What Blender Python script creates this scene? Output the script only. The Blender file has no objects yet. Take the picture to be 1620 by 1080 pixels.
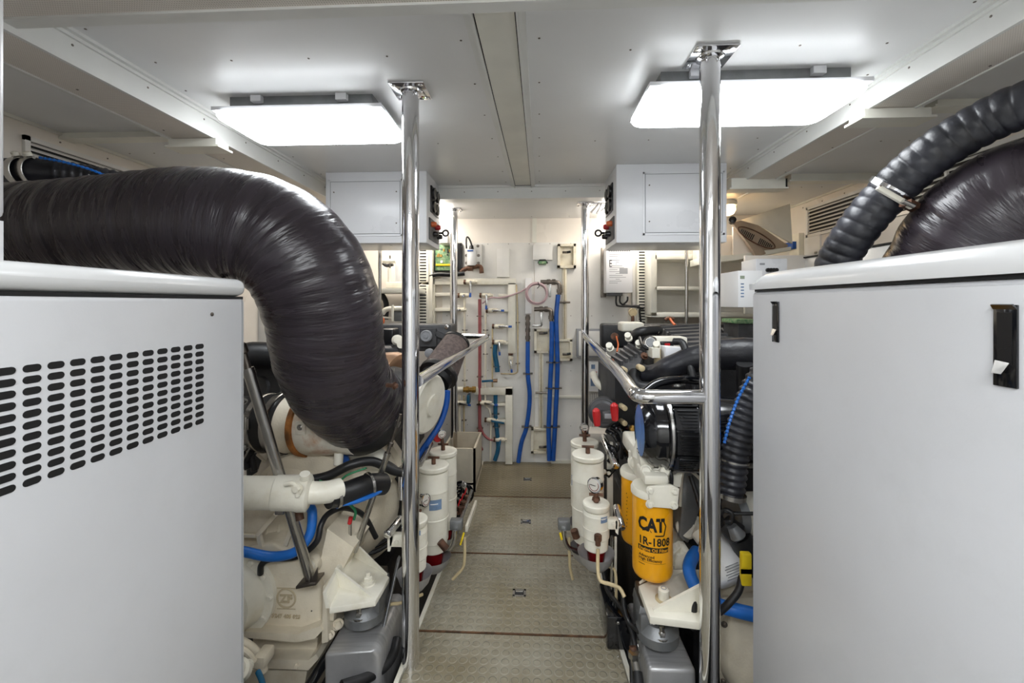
import bpy, bmesh, math, random
from mathutils import Vector, Matrix
random.seed(7)
sc = bpy.context.scene
C = sc.collection

# ------------------------------------------------------------------ camera, world, exposure
F_PX = 680.0                      # focal length for a 1620 px wide frame
EYE = 1.30
YAW = math.atan(31.0 / F_PX)
cam_d = bpy.data.cameras.new('camera')
cam = bpy.data.objects.new('camera', cam_d)
C.objects.link(cam)
cam_d.sensor_width = 36.0
cam_d.lens = 36.0 * F_PX / 1620.0
cam_d.shift_y = -60.0 / 1620.0
cam_d.clip_start = 0.02
cam.location = (0, 0, EYE)
cam.rotation_euler = (math.pi / 2, 0, YAW)
sc.camera = cam

w = bpy.data.worlds.new('world')
sc.world = w
w.use_nodes = True
w.node_tree.nodes['Background'].inputs[0].default_value = (0.80, 0.85, 0.9, 1)
w.node_tree.nodes['Background'].inputs[1].default_value = 0.3
sc.view_settings.view_transform = 'Standard'
sc.view_settings.look = 'None'
sc.view_settings.gamma = 1.0
sc.view_settings.exposure = 0.10
FILL_NEAR, LAMP_FAR = 25.0, 13.0    # fill lamps added unseen behind the eye, and lamps of the far bay
LAMP_POWER = 15.0                 # emission strength of the ceiling lamp diffusers
sc.cycles.max_bounces = 10
sc.cycles.diffuse_bounces = 6
sc.cycles.glossy_bounces = 6
sc.cycles.sample_clamp_indirect = 6.0

def W(px, py, Y):
    """point of the room at depth Y (metres ahead of the eye) seen at photo pixel px, py"""
    r, f, u = (px - 810.0), F_PX, (480.0 - py)
    c, s = math.cos(YAW), math.sin(YAW)
    dx, dy, dz = r * c - f * s, r * s + f * c, u
    t = Y / dy
    return Vector((dx * t, Y, EYE + dz * t))

def WX(px, py, X):
    r, f, u = (px - 810.0), F_PX, (480.0 - py)
    c, s = math.cos(YAW), math.sin(YAW)
    dx, dy, dz = r * c - f * s, r * s + f * c, u
    t = X / dx
    return Vector((X, dy * t, EYE + dz * t))

def WZ(px, py, Z):
    r, f, u = (px - 810.0), F_PX, (480.0 - py)
    c, s = math.cos(YAW), math.sin(YAW)
    dx, dy, dz = r * c - f * s, r * s + f * c, u
    t = (Z - EYE) / dz
    return Vector((dx * t, dy * t, Z))

def S(px, Y):                      # length in metres of px pixels at depth Y
    return px * Y / F_PX

# ------------------------------------------------------------------ materials
MATS = {}
def lin(c):
    out = []
    for v in c:
        v = v / 255.0
        out.append(v / 12.92 if v <= 0.04045 else ((v + 0.055) / 1.055) ** 2.4)
    return (*out, 1.0)

def mat(name, col, rough=0.5, metal=0.0, noise=0.0, nscale=8.0, col2=None, bump=0.0, bscale=60.0,
        stain=None, stain_amt=0.5, sscale=5.0, emit=0.0, coat=0.0, spec=0.5, stretch=None, uv=False):
    m = bpy.data.materials.new(name)
    m.use_nodes = True
    nt = m.node_tree
    N, L = nt.nodes, nt.links
    b = N['Principled BSDF']
    b.inputs['Base Color'].default_value = lin(col)
    b.inputs['Roughness'].default_value = rough
    b.inputs['Metallic'].default_value = metal
    b.inputs['Specular IOR Level'].default_value = spec
    if coat:
        b.inputs['Coat Weight'].default_value = coat
        b.inputs['Coat Roughness'].default_value = 0.08
    if emit:
        b.inputs['Emission Color'].default_value = lin(col)
        b.inputs['Emission Strength'].default_value = emit
    tc = N.new('ShaderNodeTexCoord')
    vec = tc.outputs['UV'] if uv else tc.outputs['Object']
    if stretch:
        mp = N.new('ShaderNodeMapping'); mp.inputs['Scale'].default_value = stretch
        L.new(vec, mp.inputs[0]); vec = mp.outputs[0]
    last = None
    if noise or col2:
        n = N.new('ShaderNodeTexNoise'); n.inputs['Scale'].default_value = nscale
        n.inputs['Detail'].default_value = 5
        L.new(vec, n.inputs['Vector'])
        r = N.new('ShaderNodeMapRange')
        r.inputs[1].default_value = 0.35; r.inputs[2].default_value = 0.65
        L.new(n.outputs[0], r.inputs[0])
        mx = N.new('ShaderNodeMix'); mx.data_type = 'RGBA'
        mx.inputs[6].default_value = lin(col)
        c2 = col2 if col2 else tuple(max(0, v * (1 - noise)) for v in col)
        mx.inputs[7].default_value = lin(c2)
        L.new(r.outputs[0], mx.inputs[0])
        last = mx.outputs[2]
        if not uv:
            r2 = N.new('ShaderNodeMapRange')
            r2.inputs[3].default_value = rough * 0.85; r2.inputs[4].default_value = min(1, rough * 1.2)
            L.new(n.outputs[0], r2.inputs[0]); L.new(r2.outputs[0], b.inputs['Roughness'])
    if stain:
        n2 = N.new('ShaderNodeTexNoise'); n2.inputs['Scale'].default_value = sscale
        n2.inputs['Detail'].default_value = 6; n2.inputs['Roughness'].default_value = 0.65
        L.new(vec, n2.inputs['Vector'])
        r = N.new('ShaderNodeMapRange')
        r.inputs[1].default_value = 0.52; r.inputs[2].default_value = 0.72
        r.inputs[4].default_value = stain_amt
        L.new(n2.outputs[0], r.inputs[0])
        mx = N.new('ShaderNodeMix'); mx.data_type = 'RGBA'
        mx.inputs[6].default_value = lin(col)
        mx.inputs[7].default_value = lin(stain)
        if last: L.new(last, mx.inputs[6])
        L.new(r.outputs[0], mx.inputs[0])
        last = mx.outputs[2]
    if last:
        L.new(last, b.inputs['Base Color'])
    if bump:
        n3 = N.new('ShaderNodeTexNoise'); n3.inputs['Scale'].default_value = bscale
        n3.inputs['Detail'].default_value = 3
        L.new(vec, n3.inputs['Vector'])
        bp = N.new('ShaderNodeBump'); bp.inputs['Strength'].default_value = bump
        bp.inputs['Distance'].default_value = 0.004
        L.new(n3.outputs[0], bp.inputs['Height']); L.new(bp.outputs[0], b.inputs['Normal'])
    MATS[name] = m
    return m

def math_node(nt, op, a, b=None, c=None):
    n = nt.nodes.new('ShaderNodeMath'); n.operation = op
    for i, v in enumerate((a, b, c)):
        if v is None: continue
        if isinstance(v, (int, float)): n.inputs[i].default_value = v
        else: nt.links.new(v, n.inputs[i])
    return n.outputs[0]

mat('ceiling_paint', (226, 226, 225), 0.34, noise=0.03, nscale=2.0, bump=0.06, bscale=3.0)
mat('panel_paint', (226, 227, 230), 0.28, noise=0.02, nscale=3)
mat('generator_paint', (212, 213, 216), 0.34, noise=0.03, nscale=2, stain=(196, 197, 198), stain_amt=0.25, sscale=9, bump=0.03, bscale=250)
mat('cover_paint', (235, 236, 237), 0.18, noise=0.02, nscale=3)
mat('beam_paint', (222, 222, 218), 0.32, noise=0.03, nscale=5)
mat('cream_trim', (232, 230, 219), 0.4, noise=0.04, nscale=6)
mat('wall_cream', (236, 229, 219), 0.28, noise=0.04, nscale=3, bump=0.05, bscale=4)
mat('wall_white', (236, 234, 229), 0.25, noise=0.05, nscale=4, bump=0.06, bscale=4)
mat('pipe_cream', (230, 223, 204), 0.42, noise=0.06, nscale=14, stain=(180, 150, 100), stain_amt=0.35, sscale=14)
mat('aged_cream', (205, 188, 150), 0.5, noise=0.15, nscale=18, stain=(140, 105, 60), stain_amt=0.5, sscale=16)
mat('engine_cream', (228, 218, 197), 0.40, noise=0.08, nscale=9, bump=0.25, bscale=160, stain=(178, 158, 120), stain_amt=0.4, sscale=8)
mat('engine_white', (234, 230, 216), 0.36, noise=0.05, nscale=9, stain=(196, 184, 150), stain_amt=0.35, sscale=10, bump=0.1, bscale=120)
mat('rusty_white', (225, 220, 208), 0.45, col2=(205, 195, 175), nscale=7, stain=(170, 105, 40), stain_amt=0.8, sscale=9, bump=0.2, bscale=90)
mat('rust', (172, 108, 48), 0.8, noise=0.4, nscale=20, bump=0.4, bscale=120)
mat('chrome', (228, 228, 230), 0.07, 1.0)
mat('steel', (190, 188, 184), 0.25, 1.0, noise=0.1, nscale=12, bump=0.08, bscale=40)
mat('shaded_relief', (190, 176, 148), 0.5)  # darker cream: shading of the raised letters, with crevice dirt, put into the colour
mat('brushed_steel', (196, 196, 197), 0.34, 0.55, noise=0.12, nscale=6, bump=0.12, bscale=200, stretch=(1, 20, 1))
mat('dull_steel', (140, 132, 124), 0.42, 1.0, noise=0.25, nscale=15, bump=0.15, bscale=60)
mat('bowl_steel', (178, 178, 180), 0.38, 0.5, noise=0.1, nscale=10)
mat('grey_cast', (138, 140, 142), 0.45, 0.6, noise=0.12, nscale=12, bump=0.2, bscale=120)
mat('brown_metal', (118, 84, 66), 0.55, 0.5, noise=0.35, nscale=30)
mat('brass', (190, 150, 80), 0.35, 0.9, noise=0.2, nscale=25)
mat('black_rubber', (30, 30, 32), 0.42, noise=0.25, nscale=12, bump=0.12, bscale=60)
mat('black_plastic', (24, 24, 26), 0.28, noise=0.2, nscale=8)
mat('gloss_black', (14, 15, 19), 0.12, coat=0.5)
mat('engine_black', (40, 40, 43), 0.42, 0.15, noise=0.25, nscale=14, bump=0.25, bscale=110)
mat('engine_grey', (84, 84, 86), 0.48, 0.2, noise=0.2, nscale=12, bump=0.35, bscale=120)
mat('insulation_black', (46, 47, 54), 0.38, noise=0.3, nscale=10, bump=0.6, bscale=35, col2=(24, 24, 28))
mat('grille_black', (16, 16, 17), 0.6)
mat('dark_bilge', (42, 38, 34), 0.6, noise=0.4, nscale=5, stain=(84, 70, 56), stain_amt=0.5, sscale=4)
mat('blue_hose', (24, 84, 170), 0.38, noise=0.12, nscale=18, bump=0.1, bscale=80)
mat('bright_blue', (30, 112, 205), 0.32, noise=0.1, nscale=18)
mat('teal_hose', (22, 92, 128), 0.4, noise=0.15, nscale=18)
mat('red_hose', (160, 86, 88), 0.4, noise=0.12, nscale=18)
mat('red_plastic', (196, 36, 40), 0.35)
mat('red_bowl', (120, 14, 18), 0.15, noise=0.3, nscale=20)
mat('pink_hose', (196, 168, 172), 0.3, noise=0.08, nscale=20)
mat('tan_hose', (204, 186, 146), 0.4, noise=0.1, nscale=16)
mat('blue_label', (120, 146, 180), 0.4, noise=0.15, nscale=40)
mat('label_white', (236, 236, 236), 0.4)
mat('label_grey', (150, 152, 156), 0.5)
mat('label_black', (20, 20, 20), 0.45)
mat('filter_yellow', (240, 168, 12), 0.28, noise=0.04, nscale=5, coat=0.2)
mat('yellow_plastic', (226, 196, 30), 0.4)
mat('blue_filter', (90, 140, 210), 0.35, noise=0.2, nscale=14)
mat('green_board', (72, 128, 86), 0.5, col2=(150, 170, 130), nscale=60)
mat('brown_mesh', (104, 90, 86), 0.7, noise=0.25, nscale=60, bump=0.4, bscale=300)
mat('dark_mesh', (70, 68, 66), 0.6, 0.3, noise=0.3, nscale=30, bump=0.3, bscale=100)
mat('copper_foil', (178, 140, 110), 0.3, 0.7, noise=0.2, nscale=9, bump=0.5, bscale=30)
mat('green_wire', (40, 130, 84), 0.5)
mat('orange_wire', (205, 100, 50), 0.5)
mat('grey_bin', (206, 196, 176), 0.5, noise=0.08, nscale=10)
mat('bin_inside', (150, 134, 108), 0.6, noise=0.15, nscale=10)
mat('glass_dial', (210, 205, 196), 0.1)
mat('seam_rust', (110, 78, 52), 0.7, noise=0.4, nscale=30)
mat('lcd_green', (150, 160, 140), 0.3)
mat('fan_grey', (178, 160, 140), 0.45, noise=0.1, nscale=8)

def special_materials():
    # lamp diffuser: soft white plastic that gives the room its light
    m = bpy.data.materials.new('lamp_diffuser'); m.use_nodes = True
    b = m.node_tree.nodes['Principled BSDF']
    b.inputs['Base Color'].default_value = (0.9, 0.9, 0.9, 1)
    b.inputs['Emission Color'].default_value = (0.93, 0.97, 1.0, 1)
    b.inputs['Emission Strength'].default_value = LAMP_POWER
    MATS['lamp_diffuser'] = m
    for nm, k in (('added_fill_diffuser', FILL_NEAR), ('lamp_diffuser_far', LAMP_FAR)):
        m = m.copy(); m.name = nm
        m.node_tree.nodes['Principled BSDF'].inputs['Emission Strength'].default_value = k
        if nm.endswith('far'): m.node_tree.nodes['Principled BSDF'].inputs['Emission Color'].default_value = (1.0, 0.93, 0.84, 1)
        MATS[nm] = m
    m = m.copy(); m.name = 'warm_bulb'
    b = m.node_tree.nodes['Principled BSDF']
    b.inputs['Emission Color'].default_value = (1.0, 0.62, 0.25, 1)
    b.inputs['Emission Strength'].default_value = 14.0
    MATS['warm_bulb'] = m
    # tape-wrapped hose: uv.x runs along the hose in metres, uv.y around it
    m = bpy.data.materials.new('wrapped_hose'); m.use_nodes = True
    nt = m.node_tree; N, L = nt.nodes, nt.links
    b = N['Principled BSDF']
    b.inputs['Roughness'].default_value = 0.34
    tc = N.new('ShaderNodeTexCoord')
    sep = N.new('ShaderNodeSeparateXYZ'); L.new(tc.outputs['UV'], sep.inputs[0])
    comb = N.new('ShaderNodeCombineXYZ')
    x = math_node(nt, 'MULTIPLY', sep.outputs[0], 30.0)
    ang = math_node(nt, 'MULTIPLY', sep.outputs[1], 2 * math.pi)
    sn, cs = math_node(nt, 'SINE', ang), math_node(nt, 'COSINE', ang)
    x2 = math_node(nt, 'ADD', x, math_node(nt, 'MULTIPLY', sn, 0.5))
    L.new(x2, comb.inputs[0])
    L.new(math_node(nt, 'MULTIPLY', sn, 0.55), comb.inputs[1])
    L.new(math_node(nt, 'MULTIPLY', cs, 0.55), comb.inputs[2])
    n = N.new('ShaderNodeTexNoise'); n.inputs['Scale'].default_value = 1.3
    n.inputs['Detail'].default_value = 4; n.inputs['Roughness'].default_value = 0.5
    L.new(comb.outputs[0], n.inputs['Vector'])
    bp = N.new('ShaderNodeBump'); bp.inputs['Strength'].default_value = 0.9; bp.inputs['Distance'].default_value = 0.011
    L.new(n.outputs[0], bp.inputs['Height']); L.new(bp.outputs[0], b.inputs['Normal'])
    mx = N.new('ShaderNodeMix'); mx.data_type = 'RGBA'
    mx.inputs[6].default_value = lin((30, 26, 29)); mx.inputs[7].default_value = lin((66, 59, 66))
    L.new(n.outputs[0], mx.inputs[0]); L.new(mx.outputs[2], b.inputs['Base Color'])
    rr = N.new('ShaderNodeMapRange'); rr.inputs[3].default_value = 0.18; rr.inputs[4].default_value = 0.36
    L.new(n.outputs[0], rr.inputs[0]); L.new(rr.outputs[0], b.inputs['Roughness'])
    MATS['wrapped_hose'] = m
    # studded walkway covering
    m = bpy.data.materials.new('studded_floor'); m.use_nodes = True
    nt = m.node_tree; N, L = nt.nodes, nt.links
    b = N['Principled BSDF']
    geo = N.new('ShaderNodeNewGeometry')
    mp = N.new('ShaderNodeMapping'); mp.inputs['Scale'].default_value = (26, 26, 26)
    L.new(geo.outputs['Position'], mp.inputs[0])
    sep = N.new('ShaderNodeSeparateXYZ'); L.new(mp.outputs[0], sep.inputs[0])
    fx = math_node(nt, 'SUBTRACT', math_node(nt, 'FRACT', sep.outputs[0]), 0.5)
    fy = math_node(nt, 'SUBTRACT', math_node(nt, 'FRACT', sep.outputs[1]), 0.5)
    d = math_node(nt, 'SQRT', math_node(nt, 'ADD', math_node(nt, 'MULTIPLY', fx, fx), math_node(nt, 'MULTIPLY', fy, fy)))
    r = N.new('ShaderNodeMapRange'); r.interpolation_type = 'SMOOTHSTEP'
    r.inputs[1].default_value = 0.30; r.inputs[2].default_value = 0.42; r.inputs[3].default_value = 1; r.inputs[4].default_value = 0
    L.new(d, r.inputs[0])
    n = N.new('ShaderNodeTexNoise'); n.inputs['Scale'].default_value = 3.0; n.inputs['Detail'].default_value = 6
    L.new(geo.outputs['Position'], n.inputs['Vector'])
    n2 = N.new('ShaderNodeTexNoise'); n2.inputs['Scale'].default_value = 40.0; n2.inputs['Detail'].default_value = 4
    L.new(geo.outputs['Position'], n2.inputs['Vector'])
    cr = N.new('ShaderNodeValToRGB')
    cr.color_ramp.elements[0].position = 0.3; cr.color_ramp.elements[0].color = lin((128, 116, 88))
    cr.color_ramp.elements[1].position = 0.7; cr.color_ramp.elements[1].color = lin((172, 168, 154))
    L.new(n.outputs[0], cr.inputs[0])
    mx = N.new('ShaderNodeMix'); mx.data_type = 'RGBA'
    L.new(math_node(nt, 'MULTIPLY', n2.outputs[0], 0.6), mx.inputs[0])
    L.new(cr.outputs[0], mx.inputs[6]); mx.inputs[7].default_value = lin((112, 106, 90))
    ring = N.new('ShaderNodeMapRange'); ring.interpolation_type = 'SMOOTHSTEP'
    dd = math_node(nt, 'ABSOLUTE', math_node(nt, 'SUBTRACT', d, 0.40))
    ring.inputs[1].default_value = 0.02; ring.inputs[2].default_value = 0.07
    ring.inputs[3].default_value = 0.32; ring.inputs[4].default_value = 0.0
    L.new(dd, ring.inputs[0])
    mx2 = N.new('ShaderNodeMix'); mx2.data_type = 'RGBA'
    L.new(math_node(nt, 'MULTIPLY', ring.outputs[0], n2.outputs[0]), mx2.inputs[0])
    L.new(mx.outputs[2], mx2.inputs[6]); mx2.inputs[7].default_value = lin((214, 212, 200))
    L.new(mx2.outputs[2], b.inputs['Base Color'])
    bp = N.new('ShaderNodeBump'); bp.inputs['Strength'].default_value = 0.8; bp.inputs['Distance'].default_value = 0.003
    L.new(math_node(nt, 'ADD', r.outputs[0], math_node(nt, 'MULTIPLY', n2.outputs[0], 0.3)), bp.inputs['Height'])
    L.new(bp.outputs[0], b.inputs['Normal'])
    rr = N.new('ShaderNodeMapRange'); rr.inputs[3].default_value = 0.22; rr.inputs[4].default_value = 0.5
    L.new(n.outputs[0], rr.inputs[0]); L.new(rr.outputs[0], b.inputs['Roughness'])
    MATS['studded_floor'] = m
    m = m.copy(); m.name = 'studded_floor_worn'
    for nd in m.node_tree.nodes:
        if nd.bl_idname == 'ShaderNodeValToRGB':
            nd.color_ramp.elements[0].color = lin((104, 90, 58)); nd.color_ramp.elements[1].color = lin((142, 130, 104))
        if nd.bl_idname == 'ShaderNodeBump': nd.inputs['Strength'].default_value = 0.35
    MATS['studded_floor_worn'] = m
    # perforated acoustic lining: rows of pinholes
    def perforated(name, base, hole, k):
        m = bpy.data.materials.new(name); m.use_nodes = True
        nt = m.node_tree; N, L = nt.nodes, nt.links
        b = N['Principled BSDF']; b.inputs['Roughness'].default_value = 0.4
        geo = N.new('ShaderNodeNewGeometry')
        mp = N.new('ShaderNodeMapping'); mp.inputs['Scale'].default_value = (k, k, k)
        L.new(geo.outputs['Position'], mp.inputs[0])
        sep = N.new('ShaderNodeSeparateXYZ'); L.new(mp.outputs[0], sep.inputs[0])
        fx = math_node(nt, 'SUBTRACT', math_node(nt, 'FRACT', sep.outputs[0]), 0.5)
        fy = math_node(nt, 'SUBTRACT', math_node(nt, 'FRACT', sep.outputs[1]), 0.5)
        d = math_node(nt, 'SQRT', math_node(nt, 'ADD', math_node(nt, 'MULTIPLY', fx, fx), math_node(nt, 'MULTIPLY', fy, fy)))
        r = N.new('ShaderNodeMapRange'); r.inputs[1].default_value = 0.22; r.inputs[2].default_value = 0.32
        L.new(d, r.inputs[0])
        mx = N.new('ShaderNodeMix'); mx.data_type = 'RGBA'
        L.new(r.outputs[0], mx.inputs[0])
        mx.inputs[6].default_value = lin(hole); mx.inputs[7].default_value = lin(base)
        L.new(mx.outputs[2], b.inputs['Base Color'])
        MATS[name] = m
    perforated('perforated_lining', (226, 219, 210), (184, 175, 165), 165.0)
    # wrinkled wire mesh
special_materials()

# ------------------------------------------------------------------ mesh builder
ORG = {}
def catmull(pts, n=8):
    pts = [Vector(p) for p in pts]
    if len(pts) < 3: 
        a, b = pts
        return [a.lerp(b, i / n) for i in range(n + 1)]
    P = [pts[0] * 2 - pts[1]] + pts + [pts[-1] * 2 - pts[-2]]
    out = []
    for i in range(1, len(P) - 2):
        p0, p1, p2, p3 = P[i - 1], P[i], P[i + 1], P[i + 2]
        for k in range(n):
            t = k / n
            out.append(0.5 * ((2 * p1) + (p2 - p0) * t + (2 * p0 - 5 * p1 + 4 * p2 - p3) * t * t + (3 * p1 - p0 - 3 * p2 + p3) * t ** 3))
    out.append(pts[-1])
    return out

def resample(pts, step):
    L = [0.0]
    for a, b in zip(pts, pts[1:]): L.append(L[-1] + (b - a).length)
    n = max(2, int(L[-1] / step))
    out = []; j = 0
    for i in range(n + 1):
        s = L[-1] * i / n
        while j < len(L) - 2 and L[j + 1] < s: j += 1
        d = L[j + 1] - L[j]
        out.append(pts[j].lerp(pts[j + 1], (s - L[j]) / d if d > 1e-9 else 0))
    return out

class B:
    def __init__(self, m=None):
        self.bm = bmesh.new(); self.mats = []; self.uv = self.bm.loops.layers.uv.new('UVMap')
        self.cur = 0
        if m: self.use(m)
    def use(self, m):
        if m not in self.mats: self.mats.append(m)
        self.cur = self.mats.index(m); return self
    def _f(self, vs):
        try:
            f = self.bm.faces.new(vs); f.material_index = self.cur; return f
        except ValueError:
            return None
    def hexa(self, p):                        # 8 corners: bottom ring then top ring
        v = [self.bm.verts.new(q) for q in p]
        for q in ((3, 2, 1, 0), (4, 5, 6, 7), (0, 1, 5, 4), (1, 2, 6, 5), (2, 3, 7, 6), (3, 0, 4, 7)):
            self._f([v[i] for i in q])
        return self
    def box(self, a, b, bev=0.0, seg=2):
        x0, y0, z0 = [min(a[i], b[i]) for i in range(3)]; x1, y1, z1 = [max(a[i], b[i]) for i in range(3)]
        n0 = len(self.bm.verts)
        self.hexa([(x0, y0, z0), (x1, y0, z0), (x1, y1, z0), (x0, y1, z0), (x0, y0, z1), (x1, y0, z1), (x1, y1, z1), (x0, y1, z1)])
        if bev: self._bev(n0, bev, seg)
        return self
    def _bev(self, n0, bev, seg):
        self.bm.verts.ensure_lookup_table()
        vs = set(self.bm.verts[n0:])
        es = [e for e in self.bm.edges if e.verts[0] in vs and e.verts[1] in vs]
        r = bmesh.ops.bevel(self.bm, geom=es, offset=bev, segments=seg, profile=0.5, affect='EDGES', clamp_overlap=True)
        for f in r['faces']: f.material_index = self.cur
    def obox(self, c, ax, ay, az, bev=0.0, seg=2):      # oriented box: centre and three half vectors
        c, ax, ay, az = Vector(c), Vector(ax), Vector(ay), Vector(az)
        n0 = len(self.bm.verts)
        p = [c + ax * i + ay * j + az * k for k in (-1, 1) for i, j in ((-1, -1), (1, -1), (1, 1), (-1, 1))]
        self.hexa(p)
        if bev: self._bev(n0, bev, seg)
        return self
    def bar(self, a, b, wd, ht, up=(0, 0, 1), bev=0.0):
        a, b = Vector(a), Vector(b); d = (b - a); up = Vector(up)
        s = d.cross(up)
        if s.length < 1e-6: s = Vector((1, 0, 0))
        s.normalize(); u = s.cross(d).normalized()
        return self.obox((a + b) / 2, d / 2, s * wd / 2, u * ht / 2, bev)
    def prism(self, pts, d, bev=0.0, seg=2):            # polygon extruded along vector d
        d = Vector(d); n0 = len(self.bm.verts)
        v0 = [self.bm.verts.new(Vector(p)) for p in pts]; v1 = [self.bm.verts.new(Vector(p) + d) for p in pts]
        n = len(pts)
        self._f(v0[::-1]); self._f(v1)
        for i in range(n): self._f([v0[i], v0[(i + 1) % n], v1[(i + 1) % n], v1[i]])
        if bev: self._bev(n0, bev, seg)
        return self
    def ring(self, c, u, v, r, n):
        return [self.bm.verts.new(c + u * (r * math.cos(2 * math.pi * i / n)) + v * (r * math.sin(2 * math.pi * i / n))) for i in range(n)]
    def _skin(self, rings, n, ss, caps):
        for k in range(len(rings) - 1):
            A, Bq = rings[k], rings[k + 1]
            for i in range(n):
                f = self._f([A[i], A[(i + 1) % n], Bq[(i + 1) % n], Bq[i]])
                if f:
                    us = (ss[k], ss[k], ss[k + 1], ss[k + 1]); vs = (i / n, (i + 1) / n, (i + 1) / n, i / n)
                    for l, a, b in zip(f.loops, us, vs): l[self.uv].uv = (a, b)
        if caps:
            self._f(rings[0][::-1]); self._f(rings[-1])
    def tube(self, pts, r, n=12, sm=0, step=None, caps=True, rf=None):
        pts = [Vector(p) for p in pts]
        if sm: pts = catmull(pts, sm)
        if step: pts = resample(pts, step)
        q = [pts[0]]
        for p in pts[1:]:
            if (p - q[-1]).length > 1e-6: q.append(p)
        pts = q
        T = []
        for i in range(len(pts)):
            a = pts[max(0, i - 1)]; b = pts[min(len(pts) - 1, i + 1)]
            T.append((b - a).normalized())
        u = T[0].cross(Vector((0, 0, 1)))
        if u.length < 1e-3: u = T[0].cross(Vector((0, 1, 0)))
        u.normalize()
        rings = []; ss = []; s = 0; tot = sum((b - a).length for a, b in zip(pts, pts[1:]))
        for i, p in enumerate(pts):
            if i: s += (p - pts[i - 1]).length
            u = (u - T[i] * u.dot(T[i])).normalized(); v = T[i].cross(u)
            rr = rf(s, s / tot) if rf else r
            rings.append(self.ring(p, u, v, rr, n)); ss.append(s)
        self._skin(rings, n, ss, caps)
        return self
    def lathe(self, prof, o, ax=(0, 0, 1), n=28, caps=True):     # prof: list of (distance along axis, radius)
        o, ax = Vector(o), Vector(ax).normalized()
        u = ax.cross(Vector((0, 0, 1)))
        if u.length < 1e-3: u = Vector((1, 0, 0))
        u.normalize(); v = ax.cross(u)
        rings = []; ss = []
        for h, r in prof:
            rings.append(self.ring(o + ax * h, u, v, max(r, 1e-4), n)); ss.append(h)
        self._skin(rings, n, ss, caps)
        return self
    def cyl(self, a, b, r, n=16, bev=0.0):
        a, b = Vector(a), Vector(b); L = (b - a).length
        if bev: return self.lathe([(0, r - bev), (bev * .3, r - bev * .3), (bev, r), (L - bev, r), (L - bev * .3, r - bev * .3), (L, r - bev)], a, b - a, n)
        return self.lathe([(0, r), (L, r)], a, b - a, n)
    def hexbolt(self, c, ax, r, h):
        ax = Vector(ax).normalized(); c = Vector(c)
        self.lathe([(0, r * 1.5), (h * .18, r * 1.5)], c, ax, 16)
        self.lathe([(h * .18, r), (h * .8, r), (h, r * .8)], c, ax, 6)
        return self
    def torus(self, c, ax, R, r, n=36, k=8, arc=1.0, a0=0.0):
        c, ax = Vector(c), Vector(ax).normalized()
        u = ax.cross(Vector((0, 0, 1)))
        if u.length < 1e-3: u = Vector((1, 0, 0))
        u.normalize(); v = ax.cross(u)
        rings = []
        m = n if arc >= 1 else n + 1
        for i in range(m):
            a = a0 + 2 * math.pi * arc * i / n
            d = u * math.cos(a) + v * math.sin(a)
            rings.append([self.bm.verts.new(c + d * (R + r * math.cos(2 * math.pi * j / k)) + ax * (r * math.sin(2 * math.pi * j / k))) for j in range(k)])
        if arc >= 1: rings.append(rings[0])
        self._skin(rings, k, [0] * len(rings), arc < 1)
        return self
    def text(self, s, size, o, xd, yd, ext=0.0006, bold=0.0, bend=None, sx=1.0, align='LEFT', solid=0.0):
        """letters: o is the start of the base line; xd reading direction; bend=(axis point, axis dir, radius) wraps round a cylinder"""
        cu = bpy.data.curves.new('t', 'FONT'); cu.body = s; cu.size = size; cu.extrude = solid; cu.offset = bold * size
        cu.align_x = align; cu.resolution_u = 2
        ob = bpy.data.objects.new('t', cu)
        me = bpy.data.meshes.new_from_object(ob)
        xd, yd = Vector(xd).normalized(), Vector(yd).normalized(); nd = xd.cross(yd); o = Vector(o)
        vs = []
        def place(x, y, z):
            if bend:
                c, R = Vector(bend[0]), bend[1]
                a = x / R; rad = nd
                return c + (o - c).project(yd) + yd * y + (rad * math.cos(a) + xd * math.sin(a)) * (R + z)
            return o + xd * x + yd * y + nd * z
        for v in me.vertices: vs.append(self.bm.verts.new(place(v.co.x * sx, v.co.y, ext + v.co.z)))
        for p in me.polygons: self._f([vs[i] for i in p.vertices])
        bpy.data.objects.remove(ob); bpy.data.curves.remove(cu); bpy.data.meshes.remove(me)
        return self
    def build(self, name, parent=None, label=None, cat=None, group=None, kind=None, smooth=35, org=None, bevmod=0.0):
        bm = self.bm
        bmesh.ops.recalc_face_normals(bm, faces=bm.faces)
        if parent is not None: O = ORG[parent]
        elif org is not None: O = Vector(org)
        else:
            xs = [v.co.x for v in bm.verts]; ys = [v.co.y for v in bm.verts]; zs = [v.co.z for v in bm.verts]
            O = Vector(((min(xs) + max(xs)) / 2, (min(ys) + max(ys)) / 2, min(zs)))
        bmesh.ops.translate(bm, verts=bm.verts, vec=-O)
        for f in bm.faces: f.smooth = True
        me = bpy.data.meshes.new(name); bm.to_mesh(me); bm.free()
        me.set_sharp_from_angle(angle=math.radians(smooth))
        for m in self.mats: me.materials.append(MATS[m])
        o = bpy.data.objects.new(name, me); C.objects.link(o)
        if bevmod:
            md = o.modifiers.new('bevel', 'BEVEL'); md.width = bevmod; md.segments = 2; md.limit_method = 'ANGLE'; md.angle_limit = math.radians(40)
        if parent is not None: o.parent = parent
        else: o.location = O
        ORG[o] = O
        tag(o, label, cat, group, kind)
        return o

def tag(o, label=None, cat=None, group=None, kind=None):
    for k, v in (('label', label), ('category', cat), ('group', group), ('kind', kind)):
        if v: o[k] = v
    return o

def thing(name, label, cat, loc, group=None):
    o = bpy.data.objects.new(name, None); o.empty_display_size = 0.1
    C.objects.link(o); o.location = Vector(loc); ORG[o] = Vector(loc)
    return tag(o, label, cat, group)

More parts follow.
